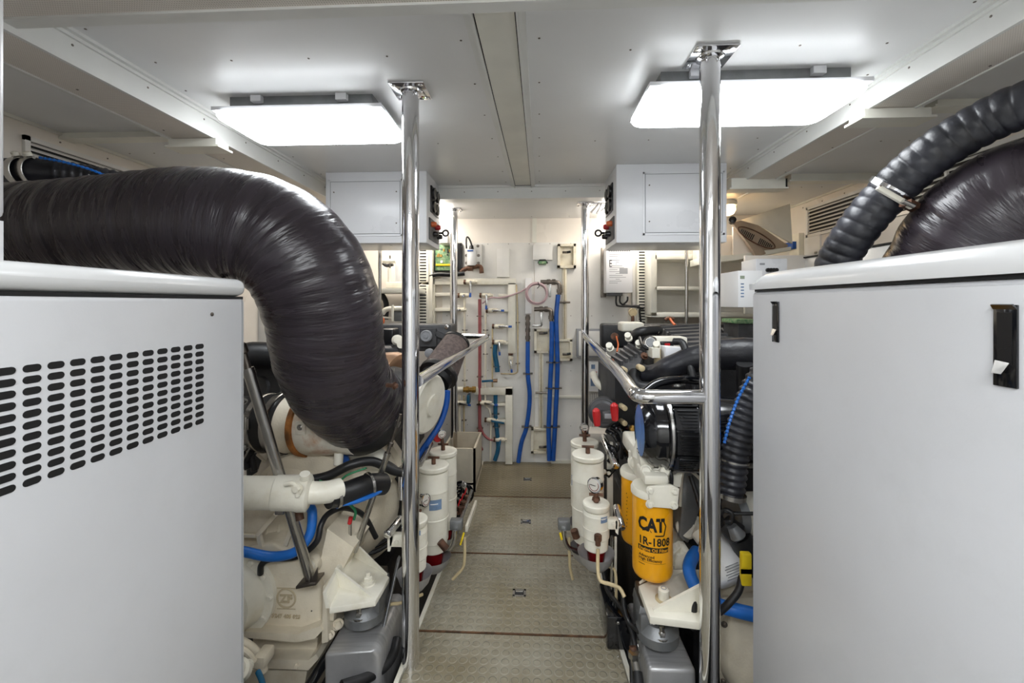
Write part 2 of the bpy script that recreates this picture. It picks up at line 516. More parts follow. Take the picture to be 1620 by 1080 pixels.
def dup(root, delta, label, group=None, rotz=0.0):
    """a copy of a thing and of each of its parts and sub-parts, moved by delta"""
    r = root.copy(); C.objects.link(r); r.location = root.location + Vector(delta); r.rotation_euler.z = rotz
    r['label'] = label
    if group: r['group'] = group
    for ch in list(root.children):
        c = ch.copy(); C.objects.link(c); c.parent = r
        for g in list(ch.children):
            d = g.copy(); C.objects.link(d); d.parent = c
    return r
# ------------------------------------------------------------------ setting
XL, XR, YB, YF = -1.96, 1.90, 3.54, -1.3     # side walls, far wall, wall behind the eye
ZC = EYE + 0.77                               # main ceiling
ZS = EYE + 0.71                               # lower ceilings at the sides and at the far end
def plate(name, a, b, m, **k):
    return B(m).box(a, b).build(name, kind='structure', **k)

plate('floor', (XL, YF, -0.42), (XR, YB, -0.36), 'dark_bilge')
b = B('wall_cream').box((XL - .06, YB, -0.42), (XR + .06, YB + 0.06, ZC + .1))
b.build('wall_far', kind='structure')
plate('wall_behind', (XL - .06, YF - .06, -0.42), (XR + .06, YF, ZC + .1), 'wall_white')
b = B('wall_cream').box((XL - 0.06, YF, -0.42), (XL, YB, ZC + .1)); b.build('wall_port', kind='structure')
b = B('wall_cream').box((XR, YF, -0.42), (XR + 0.06, YB, ZC + .1)); b.build('wall_starboard', kind='structure')

def screws(b, pts, ax, r=0.0035, m='dull_steel'):
    b.use(m)
    for p in pts: b.lathe([(-.001, r), (0.0012, r), (0.002, r * .4)], p, ax, 8)

# main ceiling in two sheets with a sunk strip between
b = B('ceiling_paint')
b.box((-1.32, YF, ZC), (1.20, 2.82, ZC + 0.05))
pts = []
for y in (1.25, 1.5, 1.75, 2.0, 2.25, 2.5, 2.72):
    for x0, x1, sgn in ((-.20, -.15, -1), (0.01, .04, 1)):
        t = (y - 1.136) / 1.68
        pts.append((x0 + (x1 - x0) * t + sgn * .01, y, ZC))
for x in (-1.2, -.95, -.7, -.45, .3, .55, .8, 1.05):
    for y in (1.32, 2.05, 2.68): pts.append((x, y, ZC))
for y in (1.15, 1.5, 1.85, 2.2, 2.5): pts += [(-1.25, y, ZC), (1.13, y, ZC)]
screws(b, pts, (0, 0, -1))
b.build('ceiling', kind='structure')
for nm, x0, x1 in (('ceiling_side_port', XL, -1.49), ('ceiling_side_starboard', 1.345, XR)):
    b = B('ceiling_paint').box((x0, YF, ZS), (x1, YB, ZC + .05))
    screws(b, [(x0 + .06 + .12 * i, y, ZS) for i in range(4) for y in (1.2, 1.95, 2.7)], (0, 0, -1))
    b.build(nm, kind='structure')
b = B('ceiling_paint').box((-1.49, 2.82, EYE + .70), (1.345, YB, ZC + .05))
screws(b, [(-1.2 + .3 * i, 3.46, EYE + .70) for i in range(9)], (0, 0, -1))
b.build('ceiling_far', kind='structure')
# crossbeam at the change of level
b = B('beam_paint').box((-1.30, 2.80, EYE + .685), (1.18, 2.84, ZC + .01))
b.box((-1.30, 2.785, ZC - .014), (1.18, 2.80, ZC))
b.box((-1.30, 2.84, EYE + .685), (1.18, 2.90, EYE + .70))
screws(b, [(-1.1 + .22 * i, 2.80, EYE + .73) for i in range(10)], (0, -1, 0))
b.build('trim_crossbeam', kind='structure')
# near perforated ceiling field, lower than the rest
b = B('perforated_lining')
def near_edge(x, d=0.0):
    A, D = WZ(15, 46, EYE + .694), WZ(1550, -6, EYE + .694)
    return A.y + (D.y - A.y) * (x - A.x) / (D.x - A.x) + d
P = lambda z: [(-1.96, YF, z), (1.9, YF, z), (1.9, near_edge(1.9, -.006), z), (-1.96, near_edge(-1.96, -.006), z)]
b.hexa(P(EYE + .700) + P(ZC + .02))
b.use('beam_paint')
P = lambda z: [(-1.96, near_edge(-1.96, -.036), z), (1.9, near_edge(1.9, -.036), z), (1.9, near_edge(1.9), z), (-1.96, near_edge(-1.96), z)]
b.hexa(P(EYE + .694) + P(ZC + .015))
screws(b, [(-.9 + .3 * i, 1.0, EYE + .70) for i in range(7)], (0, 0, -1))
b.build('ceiling_near', kind='structure')

# longitudinal box beams
def long_beam(name, xi, xo, zb):
    s = 1 if xo > xi else -1
    b = B('beam_paint')
    b.box((xi, .86, zb), (xi + s * .012, YB, ZC + .01))
    b.box((xi - s * .022, .86, ZC - .010), (xi, 2.80, ZC))
    b.box((xi - s * .008, .86, ZC - .020), (xi, 2.80, ZC - .008))
    b.use('perforated_lining').box((xi + s * .012, .86, zb + .002), (xo, YB, zb + .02))
    b.use('beam_paint').box((xo - s * .012, .86, zb - .003), (xo + s * .004, YB, ZC))
    screws(b, [(xi, y, zb + .055) for y in (1.16, 1.4, 1.65, 1.9, 2.15, 2.4, 2.65)], (-s, 0, 0))
    screws(b, [(xi + s * .14, y, zb + .002) for y in (1.3, 1.62, 1.95, 2.3, 2.6)], (0, 0, -1))
    return b.build(name, kind='structure')
long_beam('trim_beam_port', -1.30, -1.49, EYE + .677)
long_beam('trim_beam_starboard', 1.18, 1.345, EYE + .683)

# centre strip with its two cover trims
b = B('cream_trim')
def strip(x0a, x1a, x0b, x1b, z0, z1, m, ya=1.06, yb=2.80):
    b.use(m)
    b.hexa([(x0a, ya, z0), (x1a, ya, z0), (x1b, yb, z0), (x0b, yb, z0), (x0a, ya, z1), (x1a, ya, z1), (x1b, yb, z1), (x0b, yb, z1)])
strip(-.183, -.160, -.130, -.108, ZC - .012, ZC + .005, 'beam_paint')
strip(-.166, -.158, -.114, -.107, ZC - .018, ZC + .005, 'beam_paint')
strip(-.038, -.018, .002, .022, ZC - .012, ZC + .005, 'beam_paint')
strip(-.043, -.037, -.003, .003, ZC - .018, ZC + .005, 'beam_paint')
strip(-.158, -.154, -.107, -.104, ZC - .003, ZC + .005, 'grille_black')
strip(-.047, -.043, -.006, -.003, ZC - .003, ZC + .005, 'grille_black')
strip(-.154, -.047, -.104, -.006, ZC - .006, ZC + .005, 'perforated_lining' if False else 'cream_trim')
strip(-.107, -.003, -.107, -.003, ZC - .007, ZC + .005, 'grille_black', 2.776, 2.784)
b.build('trim_ceiling_strip', kind='structure')

# athwartship channels under the beams and on the side ceilings
def channel(name, x0, x1, y, z, wd=.075, h=.03, endcap=False):
    b = B('cream_trim').box((x0, y, z - h), (x1, y + wd, z))
    b.box((x0 - .012, y - .006, z - h - .006), (x1 + .014, y + wd + .006, z - h + .002))
    if endcap:
        b.use('grille_black').box((x1 + .001, y + .004, z - h + .004), (x1 + .012, y + wd - .004, z - .004))
    return b.build(name, kind='structure')
channel('trim_channel', -1.49, -1.29, 1.70, EYE + .677)
channel('trim_channel', XL, -1.50, 1.70, ZS, .05, .02)
channel('trim_channel', 1.165, 1.39, 1.56, EYE + .683)
channel('trim_channel', 1.41, XR, 1.56, ZS, .05, .02)
channel('trim_channel', 1.10, 1.39, 2.42, EYE + .690, .08, .055, True)
channel('trim_channel', 1.42, XR, 2.42, ZS, .06, .035)

# side-wall air louvres
def louvre(name, x, s, y0, y1, z0, z1, div):
    b = B('wall_white')
    t = .018
    b.box((x, y0 - t, z1), (x + s * .014, y1 + t, z1 + t)); b.box((x, y0 - t, z0 - t), (x + s * .014, y1 + t, z0))
    b.box((x, y0 - t, z0 - t), (x + s * .014, y0, z1 + t)); b.box((x, y1, z0 - t), (x + s * .014, y1 + t, z1 + t))
    for d in div: b.box((x, d - .006, z0), (x + s * .013, d + .006, z1))
    b.use('grille_black').box((x, y0, z0), (x + s * .002, y1, z1))
    b.use('wall_white')
    n = 7
    for i in range(n):
        z = z0 + (z1 - z0) * (i + .5) / n
        b.hexa([(x + s * .002, y0, z + .004), (x + s * .013, y0, z - .006), (x + s * .013, y1, z - .006), (x + s * .002, y1, z + .004),
                (x + s * .002, y0, z + .008), (x + s * .013, y0, z - .002), (x + s * .013, y1, z - .002), (x + s * .002, y1, z + .008)])
    return b.build(name, label='white slatted air grille high on the wall ' + ('above the corrugated hose' if s < 0 else 'behind the twin-clamped hose'),
                   cat='air grille')
louvre('air_grille', XL, 1, 1.585, 2.9, EYE + .49, EYE + .632, (2.12, 2.6))
louvre('air_grille', XR, -1, 1.45, 3.03, EYE + .47, EYE + .64, (2.56, 2.05))
b = B('cream_trim')
b.box((XL, 1.2, ZS - .012), (XL + .012, YB, ZS)); screws(b, [(XL + .002, 1.7 + .2 * i, ZS - .04) for i in range(8)], (1, 0, 0))
b.build('trim_cornice_port', kind='structure')
b = B('cream_trim')
b.box((XR - .012, 1.2, ZS - .012), (XR, YB, ZS)); screws(b, [(XR - .002, 1.7 + .2 * i, ZS - .04) for i in range(8)], (-1, 0, 0))
b.build('trim_cornice_starboard', kind='structure')

# far wall: lower white sheets with seams and screws
b = B('wall_white')
b.box((-.74, YB - .008, -.02), (0.02, YB, 1.80), .001); b.box((.025, YB - .008, -.02), (0.78, YB, 1.80), .001)
b.use('cream_trim').box((0.005, YB - .012, 1.80), (0.04, YB, 2.0))
b.box((.16, YB - .03, .0), (.9, YB - .008, .022)); b.box((.02, YB - .028, .53), (.45, YB - .008, .548), .001)
screws(b, [(-.7 + .17 * i, YB - .008, z) for i in range(9) for z in (1.79, 1.2, .75, .3)], (0, -1, 0))
b.build('trim_far_panels', kind='structure')

# ------------------------------------------------------------------ walkway of studded hatches
def walk_x(y):                                # edges of the walkway by depth
    l = [(0.2, -.46), (1.46, -.455), (2.2, -.43), (2.9, -.40), (3.54, -.395)]
    def ip(t):
        for (a, u), (c, v) in zip(t, t[1:]):
            if y <= c: return u + (v - u) * (y - a) / (c - a)
        return t[-1][1]
    return ip(l), ip([(0.2, .35), (1.47, .335), (2.0, .315), (3.54, .33)])
seams = [0.3, 1.687, 2.225, 2.885, 3.53]
hatch_lab = ['olive studded hatch in the walkway, closest to the front of the engine room',
             'olive studded walkway hatch with a square flush latch between the filter bowls',
             'olive studded walkway hatch with a flush latch between the tall white separators',
             'dull brown studded walkway hatch that meets the wall of pipes']
for i in range(4):
    y0, y1 = seams[i] + .003, seams[i + 1] - .003
    (l0, r0), (l1, r1) = walk_x(y0), walk_x(y1)
    b = B('studded_floor' if i < 3 else 'studded_floor_worn')
    def pl(z, dl=0): return [(l0 + dl, y0, z), (r0 - dl, y0, z), (r1 - dl, y1, z), (l1 + dl, y1, z)]
    b.hexa(pl(-.02) + pl(0))
    h = b.build('floor_hatch', label=hatch_lab[i], cat='floor hatch', group='walkway hatches')
    e = B('seam_rust'); e.box((l0, y0 - .0025, -.018), (r0, y0 + .0045, .002)); e.build('edge_strip', parent=h)
    if i:
        cx = {1: -.055, 2: -.035, 3: -.03}[i]; cy = {1: 1.93, 2: 2.56, 3: 3.18}[i]
        q = B('steel')
        q.box((cx - .03, cy - .024, 0), (cx + .03, cy - .014, .003), .001); q.box((cx - .03, cy + .014, 0), (cx + .03, cy + .024, .003), .001)
        q.box((cx - .03, cy - .024, 0), (cx - .02, cy + .024, .003), .001); q.box((cx + .02, cy - .024, 0), (cx + .03, cy + .024, .003), .001)
        q.use('grille_black').box((cx - .02, cy - .014, 0), (cx + .02, cy + .014, .001))
        q.use('chrome').bar((cx - .016, cy + .006, .003), (cx + .016, cy + .006, .003), .008, .003)
        q.build('flush_latch', parent=h)
# kerbs and supporting side frames
for nm, k, s in (('trim_kerb_port', 0, -1), ('trim_kerb_starboard', 1, 1)):
    b = B('engine_white')
    ys = [0.3, 1.0, 1.46, 1.8, 2.2, 2.6, 2.9, 3.2, 3.53]
    for a, c in zip(ys, ys[1:]):
        xa, xc = walk_x(a)[k], walk_x(c)[k]
        z1 = .006
        xa2, xc2 = xa + s * .016, xc + s * .016
        P = lambda z: [(xa, a, z), (xa2, a, z), (xc2, c, z), (xc, c, z)]
        b.hexa(P(-.05) + P(z1))
    b.use('dark_bilge')
    for a, c in zip(ys, ys[1:]):
        xa, xc = walk_x(a)[k] , walk_x(c)[k]
        P = lambda z: [(xa, a, z), (xa + s * .01, a, z), (xc + s * .01, c, z), (xc, c, z)]
        b.hexa(P(-.36) + P(-.05))
    b.build(nm, kind='structure')

# ------------------------------------------------------------------ ceiling lamps
def ceiling_lamp(cx, cy, lx, ly, label, m='lamp_diffuser', zc=ZC):
    t = thing('ceiling_lamp', label, 'ceiling lamp', (cx, cy, zc), 'rounded ceiling lamps')

    b = B('grey_cast').box((cx - lx / 2 + .05, cy - ly / 2 + .04, zc - .051), (cx + lx / 2 - .05, cy + ly / 2 - .04, zc))
    b.use('panel_paint')
    for sx in (-1, 1): b.box((cx + sx * (lx / 2 - .16) - .02, cy - ly / 2 + .02, zc - .026), (cx + sx * (lx / 2 - .16) + .02, cy - ly / 2 + .05, zc - .002), .003)
    b.use('panel_paint').box((cx - lx / 2 + .004, cy - ly / 2 + .004, zc - .063), (cx + lx / 2 - .004, cy + ly / 2 - .004, zc - .050), .004)
    b.build('mounting_tray', parent=t)
    # rounded diffuser: stack of rounded rectangles
    b = B(m)
    def rr(dx, dy, rad, z, n=6):
        out = []
        for q, (sx, sy) in enumerate(((1, 1), (-1, 1), (-1, -1), (1, -1))):
            for i in range(n + 1):
                a = math.pi / 2 * (q + i / n)
                out.append(b.bm.verts.new((cx + sx * (dx - rad) + rad * math.cos(a), cy + sy * (dy - rad) + rad * math.sin(a), z)))
        return out
    hx, hy = lx / 2, ly / 2
    prof = [(0, 0, -.064), (.0, .0, -.074), (-.006, -.006, -.082), (-.02, -.02, -.089), (-.045, -.045, -.092)]
    rings = [rr(hx + dx, hy + dy, max(.055 + dx, .01), zc + z) for dx, dy, z in prof]
    for A, D in zip(rings, rings[1:]):
        for i in range(len(A)): b._f([A[i], A[(i + 1) % len(A)], D[(i + 1) % len(A)], D[i]])
    b._f(rings[-1]); b._f(rings[0][::-1])
    b.build('diffuser', parent=t, smooth=50)
    return t
ceiling_lamp(-.855, 1.67, .64, .31, 'glowing white rounded ceiling lamp above the bend of the big black hose')
ceiling_lamp(.735, 1.56, .71, .30, 'glowing white rounded ceiling lamp beside the square steel flange of a post')
ceiling_lamp(-.36, -.45, .64, .40, 'added unseen fill lamp on the perforated near ceiling, at the generator with air slots', 'added_fill_diffuser', EYE + .70)  # this one and the next are added out of view to brighten the room
ceiling_lamp(.36, -.45, .64, .40, 'added unseen fill lamp on the perforated near ceiling, at the generator with latches', 'added_fill_diffuser', EYE + .70)
# lamp in the far bay, seen past the control box
t = thing('ceiling_lamp', 'small glowing ceiling lamp behind the control box in the far bay', 'ceiling lamp', (-.72, 3.1, EYE + .7), 'rounded ceiling lamps')
B('panel_paint').box((-1.24, 3.04, EYE + .685), (-.66, 3.28, EYE + .70)).build('mounting_tray', parent=t)
B('lamp_diffuser_far').box((-1.26, 3.02, EYE + .63), (-.635, 3.30, EYE + .685), .02, 3).build('diffuser', parent=t)
t = thing('ceiling_lamp', 'added fill lamp of the far bay, unseen behind the other control box', 'ceiling lamp', (.8, 3.1, EYE + .7), 'rounded ceiling lamps')  # unseen lamp added to brighten the far bay
B('panel_paint').box((.52, 3.04, EYE + .685), (1.05, 3.28, EYE + .70)).build('mounting_tray', parent=t)
B('lamp_diffuser_far').box((.50, 3.02, EYE + .63), (1.07, 3.30, EYE + .685), .02, 3).build('diffuser', parent=t)
t = thing('bulkhead_lamp', 'warm glowing round bulkhead lamp beside the fan panel', 'wall lamp', (1.30, 2.90, EYE + .60))
p = W(1152, 336, 2.93)
B('cream_trim').lathe([(-.03, .05), (0, .055), (.015, .05)], p + Vector((0, 0, .06)), (0, 0, -1)).build('lamp_base', parent=t)
B('warm_bulb').lathe([(0, .044), (.03, .046), (.055, .034), (.066, .012)], p + Vector((0, 0, .045)), (0, 0, -1), 20).build('globe', parent=t)

# ------------------------------------------------------------------ steel posts and rails
def post(px, Y, py_top, r, ztop, label, yb=None):
    c = W(px, 500, Y); x = c.x
    t = thing('steel_post', label, 'post', (x, Y, -.36), 'polished posts')
    B('chrome').cyl((x, Y, -.36), (x, Y, ztop - .006), r, 32).build('tube', parent=t)
    q = r * 2.1
    b = B('chrome').box((x - q, Y - q, ztop - .008), (x + q, Y + q, ztop), .003)
    b.lathe([(.008, r + .012), (.014, r + .010), (.018, r)], (x, Y, ztop), (0, 0, -1), 28)
    for i in (-1, 1):
        for j in (-1, 1): b.lathe([(.008, .008), (.011, .006)], (x + i * q * .75, Y + j * q * .75, ztop), (0, 0, -1), 10)
    b.build('ceiling_flange', parent=t)
    b = B('steel').box((x - q, Y - q, -.36), (x + q, Y + q, -.35), .003)
    b.build('foot_plate', parent=t)
    return Vector((x, Y, 0))
p1 = post(649.5, 1.53, 127, .0305, ZC, 'thick polished steel post standing in front of the big black hose elbow')
p2 = post(1123, 1.36, 75, .0305, ZC, 'thick polished steel post beside the plain white generator enclosure')
p3 = post(718, 3.17, 327, .027, EYE + .70, 'slender polished post in front of the green circuit board')
p4 = post(925.5, 3.03, 323, .027, EYE + .70, 'slender polished post beside the white charger box on the far wall')
R_ = .0225
e = (-.325, 3.12, 1.055)
B('chrome').tube([(p3.x, 3.17, 1.06), (-.36, 3.15, 1.058), e, (-.335, 3.03, 1.050), (p1.x + .02, 1.55, 1.018)], R_, 20, sm=6).build(
    'guard_rail', label='polished steel rail running from the thick post past the brown cone filter', cat='handrail', org=(-.4, 2.4, 1.04))
B('chrome').tube([(p4.x, 3.03, 1.075), (.345, 1.75, 1.03), (.33, 1.42, 1.015), (.345, 1.365, 1.01), (.40, 1.355, 1.01), (p2.x - .02, 1.36, 1.01)], R_, 20, sm=7).build(
    'guard_rail', label='polished steel rail bending to the post over the yellow oil filters', cat='handrail', org=(.4, 2.2, 1.0))
B('steel').cyl(W(601, 384, 2.9), Vector((W(601, 540, 2.9).x, 2.9, .87)), .011, 14).build('support_rod', label='thin steel rod hanging below the control box by the pump shelf', cat='rod')

# ------------------------------------------------------------------ control boxes hung from the ceiling
def control_box(x0, x1, y0, y1, z0, door_x0, door_x1, side, label):
    t = thing('control_cabinet', label, 'control box', ((x0 + x1) / 2, (y0 + y1) / 2, ZC), 'white control boxes under the ceiling')
    B('panel_paint').box((x0, y0, z0), (x1, y1, ZC), .004).build('body', parent=t)
    b = B('panel_paint')
    dz0, dz1 = z0 + .055, ZC - .06
    f = y0
    for a, c in (((door_x0 - .014, f - .004, dz0 - .014), (door_x1 + .014, f, dz0 - .004)), ((door_x0 - .014, f - .004, dz1 + .004), (door_x1 + .014, f, dz1 + .014)),
                 ((door_x0 - .014, f - .004, dz0 - .014), (door_x0 - .004, f, dz1 + .014)), ((door_x1 + .004, f - .004, dz0 - .014), (door_x1 + .014, f, dz1 + .014))):
        b.box(a, c)
    b.use('label_grey').box((door_x0 - .004, f - .001, dz0 - .004), (door_x1 + .004, f, dz1 + .004))
    b.build('door_frame', parent=t)
    d = B('panel_paint').box((door_x0, f - .006, dz0), (door_x1, f, dz1), .0015).build('door', parent=t)
    for x in (door_x0 + .02, door_x1 - .02):
        for z in (dz0 + .06, dz1 - .06): B('dull_steel').lathe([(0, .004), (.003, .004), (.004, .002)], (x, f - .006, z), (0, -1, 0), 10).build('screw', parent=d)
    xs = x1 if side > 0 else x0
    # side gauges and switch panel
    b = B('black_plastic').box((xs, y0 + .09, z0 + .20), (xs + side * .008, y1 - .05, z0 + .36), .002)
    for i in range(2):
        for j in range(2):
            b.use('black_plastic').lathe([(0, .036), (.014, .036), (.016, .030)], (xs + side * .006, y0 + .14 + i * .09, z0 + .24 + j * .08), (side, 0, 0), 20)
            b.use('glass_dial').lathe([(.0161, .029), (.0165, .001)], (xs + side * .006, y0 + .14 + i * .09, z0 + .24 + j * .08), (side, 0, 0), 20, caps=False)
            b.use('grille_black').lathe([(.0168, .024), (.0170, .001)], (xs + side * .006, y0 + .14 + i * .09, z0 + .24 + j * .08), (side, 0, 0), 20, caps=False)
    b.build('gauge_cluster', parent=t)
    sp = B('engine_grey').box((xs, y0 + .05, z0 + .03), (xs + side * .006, y1 - .05, z0 + .16), .002).build('switch_panel', parent=t)
    cols = ['orange_wire', 'black_plastic', 'red_plastic', 'black_plastic']
    for i in range(4):
        b = B(cols[i])
        c = (xs + side * .006, y0 + .10 + .055 * i, z0 + (.125 if i % 2 == 0 else .075))
        b.lathe([(0, .016), (.02, .016), (.03, .012)], c, (side, 0, 0), 14)
        b.build('button', parent=sp)
    c = Vector((xs + side * .006, y1 - .08, z0 + .10))
    b = B('black_plastic').cyl(c, c + Vector((side * .03, 0, 0)), .007, 10)
    b.torus(c + Vector((side * .05, 0, 0)), (0, 1, 0), .018, .006, 20, 8)
    b.build('key', parent=sp)
    return t
A0, A1 = W(515, 384, 2.47), W(675, 384, 2.47)
control_box(A0.x, A1.x, 2.47, 2.82, A1.z, W(521, 300, 2.47).x + .01, W(633, 300, 2.47).x, 1, 'white control box under the ceiling on the side of the louvred generator')
A0, A1 = W(975, 384, 2.40), W(1150, 384, 2.40)
control_box(A0.x, A1.x, 2.40, 2.76, A0.z, W(1021, 300, 2.4).x, W(1142, 300, 2.4).x, -1, 'white control box under the ceiling above the inline engine with yellow filters')

# ------------------------------------------------------------------ generator enclosures
def gen_port():
    X, Y1 = -.75, 1.095
    t = thing('generator', 'white generator enclosure with rows of rounded black air slots', 'generator', (X - .4, .5, -.36))
    Y0 = .18
    zseam = 1.315
    b = B('generator_paint')
    b.box((X - .75, Y0, -.30), (X, Y1, zseam - .002), .010, 3)
    b.build('body', parent=t)
    B('grille_black').box((X - .74, Y0 + .01, zseam - .004), (X - .004, Y1 - .004, zseam + .003)).build('seal', parent=t)
    # rounded lid
    b = B('cover_paint')
    n0 = len(b.bm.verts)
    b.box((X - .76, Y0 - .005, zseam + .003), (X + .004, Y1 + .006, zseam + .048), .022, 5)
    b.build('lid', parent=t, smooth=60)
    B('dull_steel').box((X - .7, Y0 + .04, -.36), (X - .05, Y1 - .04, -.30)).build('base_frame', parent=t)
    # side panel with a fine border groove, and air slots set into it
    b = B('label_grey').box((X, Y1 - .016, -.29), (X + .0012, Y1 - .013, zseam - .004)); b.build('panel_groove', parent=t)
    cols = 11
    # slot corners from the photo on the plane x = X
    us = [WX(px, 540, X).y for px in (322, 303, 285, 262, 238, 215, 188, 160, 132, 101, 65, 24, -20)]
    ztop, zbot = WX(323, 541, X).z, WX(323, 670, X).z
    g = 0
    ym = us[0]
    pitch = [ (us[0] - us[12]) / 12 * i for i in range(14)]
    rows = 11
    for i in range(cols + 3):
        yc = us[0] - (us[0] - us[10]) / 10 * i - .012
        if yc < Y0 + .03: break
        for j in range(rows):
            zc = ztop + (zbot - ztop) * (j + .5) / rows
            hw, hh = .0122, .0056
            b = B('grille_black')
            prof = []
            for k in range(7): a = -math.pi / 2 + math.pi * k / 6; prof.append((yc + hw - hh + hh * math.cos(a), zc + hh * math.sin(a)))
            for k in range(7): a = math.pi / 2 + math.pi * k / 6; prof.append((yc - hw + hh + hh * math.cos(a), zc + hh * math.sin(a)))
            b.prism([(X - .001, y, z) for y, z in prof], (.0016, 0, 0))
            if g < 100: b.build('air_slot', parent=t); g += 1
            else: EXTRA.append(b)
    # slots past the first hundred, at the near edge of the panel
    m = B('grille_black')
    for q in EXTRA:
        me = bpy.data.meshes.new('x'); q.bm.to_mesh(me); m.bm.from_mesh(me); bpy.data.meshes.remove(me); q.bm.free()
    m.build('air_slots', parent=t, kind='stuff')
    B('dull_steel').lathe([(0, .0045), (.002, .0045), (.003, .002)], WX(335, 497, X), (1, 0, 0), 12).build('screw', parent=t)
EXTRA = []
gen_port()
# white duct housing standing on the lid at the edge of view
xd = -.756
yd = WX(14, 300, xd).y
b = B('panel_paint').box((xd - .5, -.2, 1.42), (xd, yd, ZC - .075), .012, 3)
b.box((xd - .5, -.2, 1.351), (xd - .003, yd - .004, 1.4185), .006, 3)
b.build('duct_housing', label='tall white duct housing standing on the louvred generator lid', cat='duct')

def gen_starboard():
    X, Y1 = .625, 1.25
    Y0 = .18
    t = thing('generator', 'plain white generator enclosure with two black recessed latches', 'generator', (X + .4, .5, -.36))
    zs = 1.335
    b = B('generator_paint').box((X + .001, Y0, -.30), (X + .80, Y1 + .004, zs - .001), .012, 3)
    b.build('body', parent=t)
    B('dull_steel').box((X + .05, Y0 + .04, -.36), (X + .7, Y1 - .04, -.30)).build('base_frame', parent=t)
    # lid with a broad rounded shoulder
    prof = [(X - .004, zs + .004), (X - .005, zs + .020), (X + .0, zs + .034), (X + .012, zs + .044), (X + .04, zs + .052), (X + .10, zs + .058), (X + .8, zs + .075), (X + .8, zs + .004)]
    b = B('cover_paint')
    v = []
    ys = [(Y0, 0), (Y1 - .05, 0), (Y1 - .03, .004), (Y1 - .012, .012), (Y1, .022), (Y1 + .006, .034)]
    rings = []
    for y, d in ys:
        rings.append([b.bm.verts.new((x, y, max(zs + .004, z - d if z > zs + .03 else z))) for x, z in prof])
    for A, D in zip(rings, rings[1:]):
        for i in range(len(A)): b._f([A[i], A[(i + 1) % len(A)], D[(i + 1) % len(A)], D[i]])
    b._f(rings[0][::-1]); b._f(rings[-1])
    b.build('lid', parent=t, smooth=55)
    B('grille_black').box((X + .0025, Y0 + .01, zs - .002), (X + .79, Y1 - .01, zs + .004)).build('seal', parent=t)
    # side door panel, proud of the body with rounded corners
    d = B('generator_paint').box((X - .004, Y0, -.27), (X + .002, Y1 - .012, zs - .010), .003)
    d = d.build('door', parent=t)
    for px, pt, pb in ((1228, 477, 541), (1593, 482, 612)):
        c = WX(px, pt, X - .004); c2 = WX(px, pb, X - .004)
        y, z1, z0 = c.y, c.z, c2.z
        hw = .0145
        b = B('gloss_black')
        xx = X - .004
        b.box((xx - .003, y - hw, z0), (xx, y + hw, z1), .001)
        b.use('black_plastic').box((xx - .0036, y - hw * .62, z0 + .03), (xx - .002, y + hw * .62, z1 - .010), .0003)
        b.use('gloss_black').prism([(xx - .003, y - hw, z1 - .006), (xx - .003, y + hw, z1 - .006), (xx - .008, y + hw * .9, z1), (xx - .008, y - hw * .9, z1)], (.002, 0, .001))
        h = b.build('latch', parent=d)
        b = B('steel').prism([(xx - .004, y + hw * .75, z0 + .034), (xx - .004, y - hw * .45, z0 + .032), (xx - .009, y - hw * .10, z0 + .017), (xx - .009, y + hw * .75, z0 + .017)], (.003, 0, 0))
        b.build('catch', parent=h)
    # a hinge cut at the edge of view
gen_starboard()
# ================================================================== port engine side (louvred generator side)
# ---- big wrapped intake hose
def big_hose(name, pts, r, label, rf=None, sm=14, step=.012):
    return B('wrapped_hose').tube(pts, r, 48, sm=sm, step=step, rf=rf).build(name, label=label, cat='hose', smooth=60)
ctl = [W(-118, 362, 1.27), W(60, 364, 1.30), W(210, 356, 1.33), W(330, 353, 1.36), W(425, 370, 1.40), W(484, 420, 1.43), W(513, 490, 1.48), W(522, 555, 1.54), W(538, 602, 1.62), W(561, 632, 1.72), W(573, 644, 1.78)]
hose_r = [.136, .142, .152, .158, .172, .182, .188, .192, .192, .187, .182]
def hr(s, t):
    k = t * (len(hose_r) - 1); i = min(int(k), len(hose_r) - 2)
    r = hose_r[i] + (hose_r[i + 1] - hose_r[i]) * (k - i)
    return r * (1 + .006 * math.sin(s * 95) + .004 * math.sin(s * 57 + 1))
hose = big_hose('intake_hose', ctl, .18, 'big black tape-wrapped hose arching over the louvred generator and down to the engine', rf=hr)
# rust-coloured strap stub between the hose and the generator lid
c = W(352, 438, 1.30)
B('rust').box((c.x - .03, 1.27, 1.20), (c.x + .03, 1.31, 1.345), .004).build('hose_bracket', label='small rusty bracket under the wrapped hose at the generator lid corner', cat='bracket')
# end collar and clamp screw
c0, c1 = ctl[-2], ctl[-1]
ax = (c1 - c0).normalized()
b = B('black_rubber').lathe([(-.02, .186), (.0, .190), (.05, .190), (.06, .184)], c1 - ax * .005, ax, 40)
b.build('end_cuff', parent=hose)
q = W(612, 609, 1.50)
b = B('brown_metal').cyl(q, q + Vector((.03, -.01, 0)), .008, 10).hexbolt(q + Vector((.03, -.01, 0)), (1, -.3, 0), .009, .012)
b.build('clamp_screw', parent=hose)

